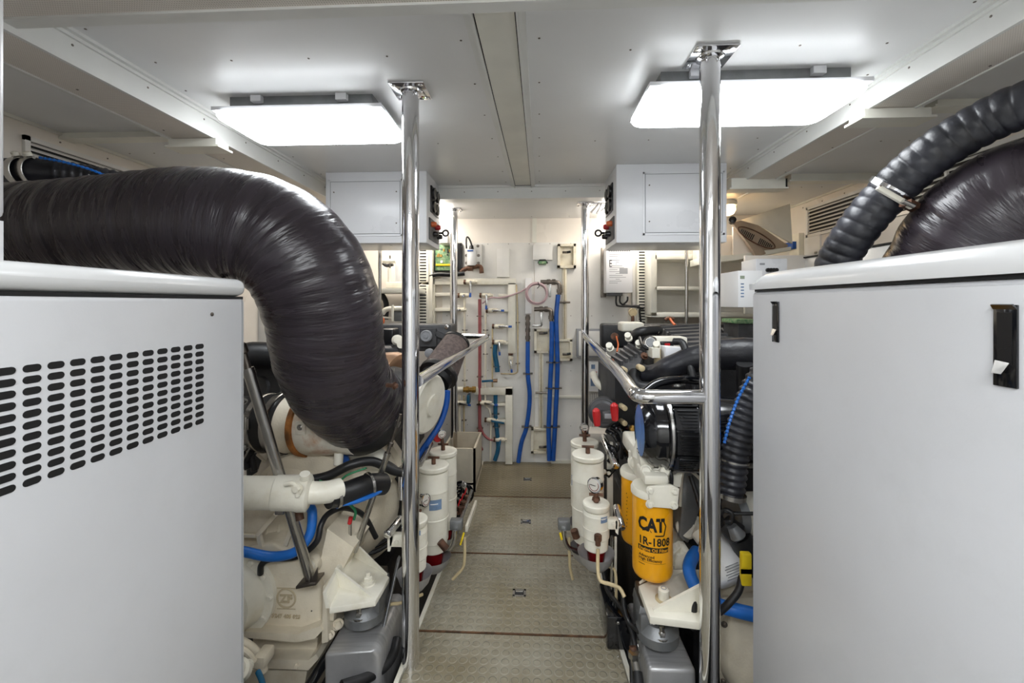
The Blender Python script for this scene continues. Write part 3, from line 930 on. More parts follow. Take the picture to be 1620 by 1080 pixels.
# ---- air filter the hose ends in (mesh drum, foil shield, cream end cap)
t = thing('air_filter', 'wire-mesh drum air filter with a stained cream end cap behind the thick post', 'air filter', W(680, 640, 2.0))
a0 = W(600, 612, 1.98); a1 = W(690, 646, 2.0)
ax = Vector((.94, -.28, -.15)).normalized(); a0 = W(683, 640, 1.92) - ax * .235
fr = .128
B('dark_mesh').lathe([(-.02, fr * .96), (.0, fr), (.20, fr), (.205, fr * .98)], a0, ax, 44).build('mesh_drum', parent=t)
b = B('engine_white').lathe([(.203, fr * .98), (.206, fr * 1.04), (.222, fr * 1.05), (.232, fr * .98), (.235, fr * .7), (.238, .05), (.246, .048), (.25, .02)], a0, ax, 44)
cap = b.build('end_cap', parent=t)
for k in range(9):                                   # wire netting round the drum
    u = ax.cross(Vector((0, 0, 1))).normalized(); v = ax.cross(u)
    pts = []
    for i in range(14):
        a = k * .7 + i * .13
        pts.append(a0 + ax * (.03 + .012 * i) + (u * math.cos(a) + v * math.sin(a)) * (fr + .002))
    B('steel').tube(pts, .0012, 5).build('wire', parent=t)
b = B('copper_foil').lathe([(-.10, fr * 1.04), (-.02, fr * 1.18), (.02, fr * 1.16), (.03, fr * 1.0)], a0 + Vector((0, .10, .03)), ax, 40)
b.build('foil_shield', parent=t)
# ---- brown cone filter
t = thing('breather_filter', 'brown mesh cone filter tilted under the steel rail', 'breather filter', W(700, 590, 2.35))
p, q = W(722, 541, 2.42), W(695, 590, 2.25)
ax = (q - p).normalized(); L = (q - p).length
B('brown_mesh').lathe([(0, .062), (.004, .074), (L, .098)], p, ax, 36).build('cone', parent=t)
B('black_rubber').lathe([(-.010, .06), (-.008, .077), (.006, .078), (.010, .075)], p, ax, 36).build('rim', parent=t)
B('black_rubber').lathe([(L - .01, .10), (L, .104), (L + .02, .104), (L + .03, .085), (L + .06, .08)], p, ax, 36).build('boot', parent=t)
s1 = p + Vector((.093, -.02, 0))
B('steel').tube([p + Vector((.05, -.055, .0)), p.lerp(q, .5) + Vector((.062, -.062, .0)), q + Vector((.072, -.068, 0))], .003, 8).build('seam_rod', parent=t)
B('blue_hose').tube([W(708, 618, 2.1), W(706, 640, 2.1), W(697, 668, 2.08), W(680, 695, 2.05), W(668, 712, 2.05), W(650, 742, 2.02)], .014, 12, sm=6).build(
    'blue_hose', label='blue hose curving down over the cream end cap of the mesh filter', cat='hose')

# ---- engine body
def bolt_row(b, pts, ax, r=.009, h=.012, m='steel'):
    b.use(m)
    for p in pts: b.hexbolt(p, ax, r, h)
def make_port_engine():
    t = thing('engine', 'black and cream diesel engine under the big wrapped hose', 'engine', (-1.05, 2.5, -.30), 'main engines')
    b = B('engine_black')
    b.box((-1.42, 2.06, .30), (-.78, 3.05, .86), .03); b.box((-1.36, 2.05, -.22), (-.84, 3.05, .32), .03)
    for i in range(5): b.box((-.79, 2.14 + .18 * i, .36), (-.755, 2.28 + .18 * i, .80), .012)
    b.build('block', parent=t)
    # valve cover seen above the rail with round cream filler cap
    p0, p1 = W(600, 513, 2.62), W(714, 556, 2.62)
    b = B('engine_grey').box((p0.x, 2.62, p1.z), (p1.x, 2.80, p0.z), .014, 3)
    b.box((W(664, 520, 2.6).x, 2.60, W(0, 545, 2.6).z), (W(690, 520, 2.6).x, 2.63, W(0, 518, 2.6).z), .008)
    b.bar(W(690, 527, 2.61), W(712, 536, 2.61), .02, .03, bev=.004)
    vc = b.build('valve_cover', parent=t)
    c = W(675, 531, 2.6)
    B('label_grey').lathe([(0, .036), (.02, .036), (.024, .03), (.020, .026), (.020, .014), (.026, .012)], c, (0, -1, 0), 28).build('filler_cap', parent=vc)
    B('steel').lathe([(0, .014), (.01, .014), (.012, .008)], W(707, 517, 2.61), (0, -1, 0), 18).build('plug', parent=vc)
    B('label_grey').lathe([(0, .026), (.02, .026), (.024, .018)], W(680, 558, 2.45), (0, -1, 0), 24).build('sensor_cap', parent=t)
    b = B('engine_black').box((-.98, 2.25, .86), (-.70, 2.65, 1.07), .03); b.build('manifold_cover', parent=t)
    # small caps on the top
    b = B('black_plastic').box(W(600, 520, 2.4), W(622, 545, 2.4) + Vector((0, .12, 0)), .012); b.build('coil_cover', parent=t)
    B('engine_white').lathe([(0, .03), (.04, .03), (.05, .02)], W(628, 538, 2.35), (.4, -1, .1), 20).build('breather_cap', parent=t)
    B('engine_white').lathe([(0, .02), (.04, .02)], W(635, 545, 2.3), (.2, -1, .1), 16).build('sender', parent=t)
    # black coolant pipe behind the hose
    B('black_rubber').tube([W(350, 590, 1.9), W(386, 566, 1.9), W(410, 562, 1.92), W(470, 566, 1.98)], .062, 20, sm=6).build('coolant_pipe', parent=t)
    B('engine_grey').lathe([(0, .10), (.02, .105), (.04, .10), (.045, .05), (.06, .045)], W(424, 610, 2.0), (-.15, -1, .1), 36).build('end_plate', parent=t)
    b = B('engine_black').box(W(376, 570, 2.02), W(440, 690, 2.02) + Vector((0, .1, 0)), .02); b.build('bracket_plate', parent=t)
    # turbo outlet: black sleeve, clamps, cream cone, rusty flange, white elbow
    o = W(410, 668, 1.80); ax = (W(571, 672, 1.74) - o).normalized()
    B('black_rubber').lathe([(-.25, .112), (-.04, .112), (-.03, .118), (.06, .120), (.09, .122), (.155, .126)], o, ax, 40).build('sleeve', parent=t)
    for h, rr in ((.035, .121), (.118, .128)):
        c = B('steel').lathe([(h - .014, rr), (h - .012, rr + .004), (h + .012, rr + .004), (h + .014, rr)], o, ax, 40, caps=False)
        n = o + ax * h
        c.obox(n + Vector((.0, -rr - .006, .03)), ax * .012, Vector((0, .006, 0)), Vector((0, 0, .022)), .002)
        c.cyl(n + Vector((0, -rr - .012, .01)), n + Vector((0, -rr - .012, .06)), .006, 10)
        c.build('hose_clamp', parent=t)
    B('engine_cream').lathe([(.15, .118), (.155, .122), (.17, .118), (.215, .100), (.23, .100)], o, ax, 40).build('adapter', parent=t)
    B('rust').lathe([(.222, .10), (.224, .132), (.246, .134), (.25, .11)], o, ax, 44).build('flange', parent=t)
    b = B('rusty_white').lathe([(.245, .122), (.26, .126), (.36, .120), (.40, .112), (.44, .118), (.47, .118), (.48, .10)], o, ax, 40)
    n = o + ax * .275 + Vector((0, -.118, .02))
    b.obox(n, ax * .022, Vector((0, .016, 0)), Vector((0, 0, .026)), .004)
    b.use('steel').hexbolt(n + Vector((0, -.016, .004)), (0, -1, 0), .008, .006)
    b.use('rusty_white').lathe([(0, .045), (.05, .045), (.055, .035)], o + ax * .33 + Vector((0, -.03, .08)), (.2, -.6, 1), 24)
    b.use('engine_white').lathe([(0, .018), (.045, .018), (.05, .012)], o + ax * .40 + Vector((0, -.05, -.10)), (0, -.2, -1), 16)
    b.build('turbine_elbow', parent=t)
    b = B('blue_hose').lathe([(0, .022), (.05, .022)], W(541, 717, 1.75), (.3, 0, -1), 14); b.build('blue_cap', parent=t)
    b = B('engine_white').lathe([(0, .035), (.05, .05), (.14, .055), (.16, .05)], W(548, 716, 1.82), (1, .2, -.35), 24); b.build('coolant_elbow', parent=t)
    for k, (x0, y0, x1, y1) in enumerate(((378, 700, 392, 742), (392, 690, 402, 745), (380, 742, 398, 716))):
        B('engine_black').bar(W(x0, y0, 1.74), W(x1, y1, 1.72), .018, .022, bev=.003).build('bracket_arm', parent=t)
    B('steel').bar(W(378, 742, 1.70), W(398, 702, 1.70), .006, .008, bev=.002).build('tie_bar', parent=t)
    for px, py in ((384, 708), (380, 612), (386, 634), (376, 640)): B('steel').hexbolt(W(px, py, 1.69), (.2, -1, 0), .010, .010).build('bolt', parent=t)
    # flywheel / bell housing
    c = Vector((-.93, 2.02, .42))
    b = B('engine_cream').lathe([(0, .36), (.015, .365), (.06, .365), (.065, .34), (.12, .335), (.28, .26)], c, (0, -1, 0), 56)
    for i in range(9):
        a = math.radians(20 + i * 24)
        d = Vector((math.cos(a), 0, math.sin(a)))
        b.obox(c + d * .30 + Vector((0, -.13, 0)), d * .05, Vector((0, .07, 0)), Vector((-d.z, 0, d.x)) * .008, .003)
        b.use('steel').hexbolt(c + d * .352 + Vector((0, -.062, 0)), (0, -1, 0), .009, .012); b.use('engine_cream')
    b.build('bell_housing', parent=t)
    b = B('engine_cream').tube([W(378, 716, 1.78), W(430, 690, 1.84), W(500, 700, 1.9), W(560, 716, 1.95)], .035, 14, sm=6); b.build('crossover_pipe', parent=t)
    B('engine_cream').lathe([(0, .11), (.03, .115), (.05, .10), (.06, .04)], W(470, 738, 1.80), (.05, -1, .55), 36).build('inspection_cover', parent=t)
    B('dark_bilge').lathe([(0, .20), (.03, .205), (.05, .18)], (-.76, 1.92, .40), (.25, -1, 0), 44).build('damper_ring', parent=t)
    for i in range(3):
        B('black_rubber').torus(Vector((-.735 , 1.86 - .012 * i, .42)), (.28, -1, 0.05), .17 + .018 * i, .010, 48, 8).build('cable_loop', parent=t)
make_port_engine()

# ---- gearbox
def make_gearbox():
    t = thing('gearbox', 'cream cast gearbox with a raised round emblem beside the louvred generator', 'gearbox', (-.95, 1.7, -.2))
    Yf = 1.50
    P = lambda px, py, y=Yf: W(px, py, y)
    # main casting outline at the front face
    out = [P(360, 868), P(405, 862), P(430, 858), P(470, 878), P(498, 900), P(508, 930), P(508, 998), P(500, 1008), P(470, 1013), P(360, 1004)]
    b = B('engine_cream').prism(out, (0, .36, 0), .014, 3)
    b.prism([P(400, 1008, 1.58), P(503, 1008, 1.58), P(500, 1030, 1.58), P(486, 1042, 1.58), P(400, 1040, 1.58)], (0, .25, 0), .012, 3)
    b.prism([P(402, 1042, 1.53), P(488, 1044, 1.53), P(500, 1034, 1.53), P(504, 1042, 1.53), P(488, 1060, 1.53), P(400, 1056, 1.53)], (0, .25, 0), .005, 3)
    b.prism([P(376, 1060, 1.56), P(486, 1060, 1.56), P(470, 1150, 1.56), P(360, 1150, 1.56)], (0, .3, 0), .012)
    b.prism([P(360, 1006, Yf - .035), P(470, 1016, Yf - .035), P(498, 1010, Yf - .035), P(511, 996, Yf - .035), P(506, 990, Yf - .035), P(470, 1003, Yf - .035), P(360, 997, Yf - .035)], (0, .09, 0), .006)
    # upper body and sloping shoulder towards the bell housing
    b.prism([P(380, 868, 1.56), P(392, 800, 1.60), P(440, 786, 1.62), P(500, 810, 1.62), P(520, 850, 1.60), P(508, 915, 1.56)], (0, .22, 0), .02, 3)
    b.prism([P(508, 930, 1.52), P(504, 900, 1.52), P(518, 836, 1.54), P(560, 866, 1.56), P(530, 925, 1.53)], (0, .25, 0), .006)
    body = b.build('casting', parent=t)
    # upper bosses
    b = B('engine_cream')
    b.lathe([(0, .058), (.02, .06), (.05, .058), (.06, .05)], W(528, 840, 1.72), (.35, -1, .2), 32)
    b.build('bearing_cover', parent=t)
    b = B('engine_cream').lathe([(0, .03), (.02, .032), (.035, .025)], W(497, 888, 1.53), (.1, -1, .15), 24)
    b.use('engine_white').lathe([(.03, .018), (.045, .018), (.048, .012)], W(497, 888, 1.53), (.1, -1, .15), 18)
    b.build('lifting_boss', parent=t)
    # cream cover plate on top with its frame bars
    b = B('engine_cream').prism([W(360, 806, 1.50), W(432, 806, 1.50), W(438, 812, 1.50), (W(405, 845, 1.50)), W(360, 845, 1.50)], (0, .2, 0), .006)
    b.bar(W(436, 814, 1.49), W(408, 846, 1.49), .014, .014, bev=.003)
    b.bar(W(360, 846, 1.49), W(406, 847, 1.49), .012, .010, bev=.003)
    b.bar(W(410, 846, 1.50), W(414, 866, 1.50), .014, .014, bev=.003)
    b.bar(W(452, 862, 1.50), W(462, 834, 1.50), .008, .014, bev=.003)
    b.build('cover_plate', parent=t)
    # side flange where the mounting bracket bolts on
    b = B('engine_cream').prism([P(510, 927, 1.47), P(516, 925, 1.47), P(519, 1016, 1.47), P(508, 1019, 1.47)], (0, .2, 0), .004)
    b.bar(P(525, 956, 1.5), P(523, 978, 1.5), .02, .03, bev=.004)
    b.hexbolt(P(534, 987, 1.52), (.6, -1, 0), .014, .014); b.hexbolt(P(521, 1004, 1.49), (.6, -1, 0), .012, .012)
    b.build('side_flange', parent=t)
    # round output cover on the left
    c = P(372, 938, 1.50)
    b = B('engine_white').lathe([(-.02, .152), (.0, .155), (.016, .153), (.02, .125), (.05, .118), (.085, .105), (.10, .07), (.104, .01)], c, (0, -1, 0), 44)
    cov = b.build('round_cover', parent=t)
    for a in (-62, -32, 0, 32, 60):
        d = Vector((math.cos(math.radians(a)), 0, math.sin(math.radians(a))))
        B('engine_white').hexbolt(c + d * .138 + Vector((0, -.016, 0)), (0, -1, 0), .011, .010).build('cover_bolt', parent=cov)
    for k, (px, py) in enumerate(((392, 872), (486, 1000), (494, 925), (404, 1034), (470, 1052))):
        B('engine_cream').hexbolt(W(px, py, 1.50 if py < 1002 else 1.53), (0, -1, .1), .009, .010).build('casting_bolt', parent=body)
    b = B('engine_cream')
    for px in (418, 438, 462): b.bar(W(px, 866, 1.56), W(px + 6, 830, 1.60), .008, .022, bev=.002)
    b.build('casting_ribs', parent=body, kind='stuff')
    # cast emblem (ring with the letters) and casting number
    e = B('shaded_relief')
    c = P(453, 946, 1.4995)
    e.torus(c, (0, -1, 0), .033, .0035, 40, 8)
    e.box((c.x - .034, c.y - .0015, c.z + .026), (c.x + .034, c.y + .004, c.z + .034), .001) if False else None
    e.bar(c + Vector((-.034, 0, .036)), c + Vector((.034, 0, .036)), .003, .003)
    e.bar(c + Vector((-.034, 0, -.038)), c + Vector((.034, 0, -.038)), .003, .003)
    e.text('ZF', .040, c + Vector((0, 0, -.014)), (1, 0, 0), (0, 0, 1), .001, .03, align='CENTER', solid=.0035)
    e.build('emblem', parent=body)
    e = B('shaded_relief')
    c2 = P(453, 977, 1.4995)
    e.text('3247 405 023', .019, c2 + Vector((0, 0, 0)), (1, 0, -.02), (0, 0, 1), .001, .02, align='CENTER', solid=.0025)
    e.build('casting_number', parent=body)
    B('black_plastic').lathe([(0, .0025), (.002, .002)], P(493, 966, 1.499), (0, -1, 0), 8).build('pin', parent=body)
    # ribs and linkages low down, at the generator
    b = B('engine_cream')
    b.tube([W(372, 1010, 1.40), W(395, 1022, 1.41), W(412, 1040, 1.42), W(417, 1062, 1.42)], .014, 12, sm=5)
    b.tube([W(372, 1022, 1.36), W(390, 1032, 1.36), W(402, 1046, 1.37)], .010, 10, sm=5)
    b.box(W(400, 1040, 1.38), W(418, 1060, 1.38) + Vector((0, .06, 0)), .006)
    b.build('shift_linkage', parent=t)
    b = B('engine_white').lathe([(0, .03), (.05, .032), (.06, .024)], W(382, 1062, 1.28), (.2, -.6, .6), 24)
    b.hexbolt(W(392, 1052, 1.30), (.2, -1, .2), .012, .014)
    b.build('actuator', parent=t)
    # mounting bracket: gusseted shelf
    Yb = 1.52
    tl = [W(517, 938, 1.50), W(558, 866, 1.66), W(617, 912, 1.64), W(596, 954, 1.50), W(523, 966, 1.44)]
    b = B('engine_white')
    z = .305
    top = [WZ(521, 962, z), WZ(519, 921, z + .0), WZ(560, 876, z), WZ(616, 912, z), WZ(594, 950, z)]
    b.prism(top, (0, 0, -.020), .003)
    b.use('engine_white')
    zt = z + .085
    a_, b_ = WZ(519, 921, z), WZ(521, 962, z)
    # upright against the gearbox and two triangular gussets
    b.prism([WZ(521, 962, z), WZ(560, 878, z), WZ(560, 878, z) + Vector((-.015, 0, .035)), WZ(521, 962, z) + Vector((-.01, 0, .05))], (-.012, 0, 0), .002)
    g0 = WZ(530, 926, z)
    b.prism([g0, WZ(590, 946, z), g0 + Vector((-.0, 0, .06))], (.0, .010, 0), .0015)
    g0 = WZ(558, 880, z)
    b.prism([g0, WZ(612, 910, z), g0 + Vector((0, 0, .06))], (.0, .010, 0), .0015)
    br = b.build('mount_bracket', parent=t)
    c = WZ(582, 922, z)
    b = B('engine_white').lathe([(0, .028), (.005, .028), (.006, .022), (.008, .022)], c, (0, 0, 1), 24).hexbolt(c + Vector((0, 0, .008)), (0, 0, 1), .016, .018)
    b.lathe([(.02, .009), (.04, .009)], c, (0, 0, 1), 14)
    b.build('mount_bolt', parent=br)
make_gearbox()

# rubber mount and stainless engine bed below the bracket
def rubber_mount(c, label, tagx=False, s=1):
    """c: centre of the mount's top face"""
    t = thing('engine_mount', label, 'engine mount', c + Vector((0, 0, -.14)), 'engine mounts')
    B('dull_steel').box((c.x - .06, c.y - .05, c.z - .035), (c.x + .06, c.y + .05, c.z), .006).build('top_plate', parent=t)
    b = B('grey_cast')
    b.prism([(c.x - .07, c.y - .055, c.z - .055), (c.x + .07, c.y - .055, c.z - .055), (c.x + .062, c.y - .045, c.z - .03), (c.x - .062, c.y - .045, c.z - .03)], (0, .10, 0), .004)
    b.lathe([(0, .0), (.0, .072), (.03, .072), (.036, .066), (.06, .05)], (c.x, c.y - .035, c.z - .14), (0, 0, 1), 40)
    b.box((c.x - .066, c.y - .065, c.z - .14), (c.x + .066, c.y + .05, c.z - .05), .008)
    bd = b.build('housing', parent=t)
    p = Vector((c.x, c.y - .085, c.z - .108))
    B('steel').hexbolt(p + Vector((0, 0, 0)), (0, 0, 1), .015, .022).lathe([(.015, .009), (.04, .009), (.042, .006)], p, (0, 0, 1), 14).build('stud', parent=t)
    if tagx:
        q = B('label_white').box((c.x - .032, c.y - .0665, c.z - .088), (c.x + .020, c.y - .065, c.z - .064))
        q.use('label_black').text('C&F', .017, (c.x - .030, c.y - .0665, c.z - .083), (1, 0, 0), (0, 0, 1), .0006, .03)
        for k in range(4): q.use('label_grey').box((c.x - .002, c.y - .0672, c.z - .084 + .005 * k), (c.x + .016, c.y - .0665, c.z - .0825 + .005 * k))
        q.build('maker_label', parent=t)
cm = W(588, 975, 1.58)
rubber_mount(Vector((cm.x - .02, 1.60, .282)), 'grey cast engine mount below the cream gearbox bracket')
b = B('brushed_steel')
pr = [W(520, 1052, 1.47), W(592, 1046, 1.47), W(606, 1080, 1.47), W(606, 1300, 1.47), W(522, 1300, 1.47)]
xl, xr = W(528, 1050, 1.47).x, W(590, 1050, 1.47).x
b.prism([(xl - .02, 1.44, .10), (xr + .01, 1.44, .115), (xr + .03, 1.46, .09), (xr + .03, 1.46, -.36), (xl - .02, 1.44, -.36)], (0, .30, 0), .012, 3)
b.build('engine_bed', label='stainless steel engine bed under the grey mount by the louvred generator side', cat='engine bed')
rb = B('grey_cast').prism([(xl + .14, 1.55, .105), (xr + .01, 1.55, .105), (xr + .025, 1.68, .28), (xl + .15, 1.70, .28)], (0, .03, 0), .004)
rb.build('mount_shield', label='bent grey metal shield behind the engine mount', cat='bracket')

# ---- white cooler pipe with elbow, hose and blue line
t = thing('oil_cooler', 'white horizontal cooler tube with a bolted end above the gearbox', 'cooler', W(430, 780, 1.36))
o = W(340, 779, 1.33); e = W(486, 779, 1.40); ax = (e - o).normalized()
Lc = (e - o).length
b = B('engine_white').lathe([(0, .052), (Lc - .10, .052), (Lc - .098, .055), (Lc - .03, .057), (Lc - .022, .060), (Lc + .004, .060), (Lc + .010, .05), (Lc + .012, .03)], o, ax, 40)
b.build('barrel', parent=t)
b = B('aged_cream').lathe([(Lc + .006, .046), (Lc + .010, .046)], o, ax, 32, caps=False); b.build('gasket', parent=t)
b = B('engine_white').tube([e + ax * .005, e + ax * .04, e + ax * .07 + Vector((.0, .01, .0)), e + ax * .09 + Vector((0, .03, 0))], .036, 28, sm=6)
b.build('elbow', parent=t)
b = B('engine_white').tube([W(450, 766, 1.33), W(462, 764, 1.33), W(470, 772, 1.33), W(470, 785, 1.33)], .007, 10, sm=5).hexbolt(W(470, 772, 1.33), (0, -1, 0), .013, .012)
b.lathe([(0, .016), (.02, .016)], W(482, 757, 1.38), (.2, -.3, 1), 16)
b.build('drain_plug', parent=t)
b = B('black_rubber').tube([W(520, 785, 1.43), W(548, 780, 1.48), W(580, 768, 1.55), W(606, 765, 1.62)], .040, 24, sm=6)
h = b.build('rubber_hose', label='short black rubber hose with a blue line joining the white cooler elbow', cat='hose')
B('bright_blue').tube([W(538, 797, 1.44), W(560, 794, 1.47), W(585, 785, 1.52), W(602, 776, 1.57)], .008, 8, sm=5).build('blue_line', parent=h)
for px, py, y in ((532, 783, 1.45), (584, 766, 1.56)):
    B('steel').lathe([(-.006, .041), (-.005, .0435), (.005, .0435), (.006, .041)], W(px, py, y), (W(580, 768, 1.55) - W(552, 778, 1.50)), 28, caps=False).build('hose_clamp', parent=h)

# ---- hoses and cables around the gearbox
def hose_thing(name, pts, r, m, label, cat='hose', sm=7, n=14, **k):
    return B(m).tube(pts, r, n, sm=sm).build(name, label=label, cat=cat, **k)
hose_thing('coolant_hose', [W(340, 862, 1.42), W(385, 872, 1.44), (W(430, 880, 1.46)), W(468, 872, 1.47), W(490, 845, 1.50), W(494, 812, 1.52), W(490, 800, 1.55)], .0165, 'bright_blue', 'bright blue hose bending across the top of the cream gearbox')
hose_thing('cable_sleeve', [W(412, 907, 1.47), W(414, 893, 1.46), W(428, 884, 1.47), W(470, 880, 1.49), W(500, 858, 1.50), W(508, 830, 1.52), W(520, 812, 1.56), W(545, 803, 1.62), W(575, 815, 1.70), W(595, 850, 1.74)], .0105, 'black_rubber', 'black sleeved cable running beside the bright blue gearbox hose', 'cable')
hose_thing('cable_sleeve', [W(486, 760, 1.62), W(520, 752, 1.64), W(555, 735, 1.66), W(590, 730, 1.70), W(625, 745, 1.74), W(660, 750, 1.8)], .018, 'black_rubber', 'thick black cable loom crossing above the white cooler elbow', 'cable')
hose_thing('cable_sleeve', [W(556, 960, 1.62), W(548, 985, 1.62), W(530, 1020, 1.55), W(510, 1050, 1.50), W(480, 1100, 1.42)], .018, 'gloss_black', 'glossy black cable running down behind the gearbox flange', 'cable')
hose_thing('cable_sleeve', [W(628, 1010, 1.60), W(622, 1035, 1.55), W(606, 1056, 1.50), W(580, 1072, 1.44), W(540, 1085, 1.38)], .017, 'black_rubber', 'black hose dropping over the stainless engine bed behind the thick post')
hose_thing('vent_hose', [W(612, 970, 1.62), W(612, 960, 1.62), W(620, 955, 1.62), W(636, 953, 1.62), W(668, 940, 1.72)], .006, 'tan_hose', 'thin cream drain tube hooked out behind the thick post')
hose_thing('green_wire', [W(505, 760, 1.6), W(530, 768, 1.62), W(548, 752, 1.62), W(580, 740, 1.64)], .004, 'green_wire', 'green wire looping over the rubber hose by the cooler elbow', 'wire', n=8)
hose_thing('green_wire', [W(536, 800, 1.58), W(550, 796, 1.60), W(562, 808, 1.62), W(560, 822, 1.62)], .005, 'green_wire', 'green wire curling under the rubber hose by the cooler elbow', 'wire', n=8)
b = B('red_plastic').cyl(W(555, 818, 1.60), W(553, 828, 1.60), .008, 10); b.use('steel').cyl(W(554, 826, 1.60), W(554, 862, 1.60), .006, 10)
b.build('fuel_fitting', label='red-collared steel fitting hanging beneath the green wire', cat='fitting')
b = B('steel').box(W(434, 804, 1.46), W(448, 815, 1.46) + Vector((0, .02, 0)), .003); b.use('brown_metal').lathe([(0, .014), (.03, .014)], W(472, 808, 1.44), (.3, -.2, -1), 14)
b.build('pipe_fitting', label='small steel and brown pipe fitting beneath the white cooler tube', cat='fitting')
# loose hoses at the corner of the generator
hose_thing('rubber_hose', [W(318, 1150, 1.06), W(326, 1085, 1.04), W(335, 1050, 1.03), W(345, 1042, 1.03), W(348, 1056, 1.04), W(342, 1090, 1.06), W(330, 1150, 1.06)], .0125, 'black_rubber', 'looped black hose end in front of the louvred generator corner', n=14)
hose_thing('rubber_hose', [W(352, 1100, 1.14), W(368, 1070, 1.16), W(376, 1052, 1.20), W(374, 1040, 1.24)], .014, 'black_rubber', 'short black hose curling round the bottom corner of the louvred generator')
hose_thing('blue_hose', [W(408, 1062, 1.30), W(414, 1076, 1.28), W(424, 1110, 1.24)], .008, 'teal_hose', 'dark blue tube end at the very bottom beside the louvred generator')

# ---- support struts
def strut(a, b_, r, foot, label, rod_end=True):
    a, b_ = Vector(a), Vector(b_); d = (b_ - a); L = d.length; d.normalize()
    t = thing('support_strut', label, 'strut', b_)
    B('steel').lathe([(L * .28, r), (L * .30, r * 1.08), (L * .31, r), (L * .98, r), (L, r * .9)], a, d, 24).build('tube', parent=t)
    B('dull_steel').lathe([(0, r * .55), (L * .20, r * .55), (L * .205, r * .9), (L * .23, r * .95), (L * .235, r * .6), (L * .29, r * .6)], a, d, 18).build('threaded_rod', parent=t)
    B('steel').lathe([(L * .05, r * .9), (L * .09, r * .9)], a, d, 6).build('lock_nut', parent=t)
    if foot:
        b = B('dull_steel').obox(b_ + Vector((0, 0, -.006)), (.036, 0, .008), (0, .03, 0), (0, 0, .005), .002)
        b.prism([b_ + Vector((.006, -.02, .0)), b_ + Vector((.034, -.02, .0)), b_ + Vector((.034, -.02, .05)), b_ + Vector((.020, -.02, .02))], (0, .008, 0), .001)
        b.build('foot', parent=t)
    return t
strut(W(350, 440, 1.32), W(491, 915, 1.46), .0175, True, 'long steel strut standing on the cream gearbox beside the louvred generator')
strut(W(634, 655, 1.62), W(561, 872, 1.62), .0115, False, 'thinner rusty steel strut sloping down behind the wrapped hose')

# ---- hose with twin clamps and blue rope up at the wall, top of the louvred generator
h = B('insulation_black').tube([W(-30, 270, 1.50), W(20, 272, 1.50), W(75, 273, 1.54), W(150, 283, 1.62), W(230, 300, 1.72)], .043, 28, sm=6, step=.004,
    rf=lambda s, t: .049 + (.0026 * math.sin(s * 2 * math.pi / .022) if s > .24 else 0)).build('corrugated_hose', label='black corrugated hose with two steel clamps in front of the air grille', cat='hose', smooth=60)
for px in (35, 54):
    c = W(px, 272, 1.50 if px < 40 else 1.515)
    b = B('steel').lathe([(-.013, .0505), (-.012, .053), (.012, .053), (.013, .0505)], c, (1, .02, 0), 28, caps=False)
    b.use('engine_white').lathe([(0, .012), (.012, .012), (.016, .006)], c + Vector((.0, -.018, .054)), (0, -.5, 1), 14)
    b.use('steel').cyl(c + Vector((-.02, -.012, .050)), c + Vector((.014, -.012, .050)), .006, 8)
    b.build('hose_clamp', parent=h)
B('bright_blue').tube([W(62, 249, 1.48), W(100, 256, 1.51), W(140, 267, 1.56), W(168, 278, 1.61)], .0045, 8, sm=6, step=.004, rf=lambda s, t: .0045 + .0015 * math.sin(s * 500)).build('tracer_rope', parent=h)
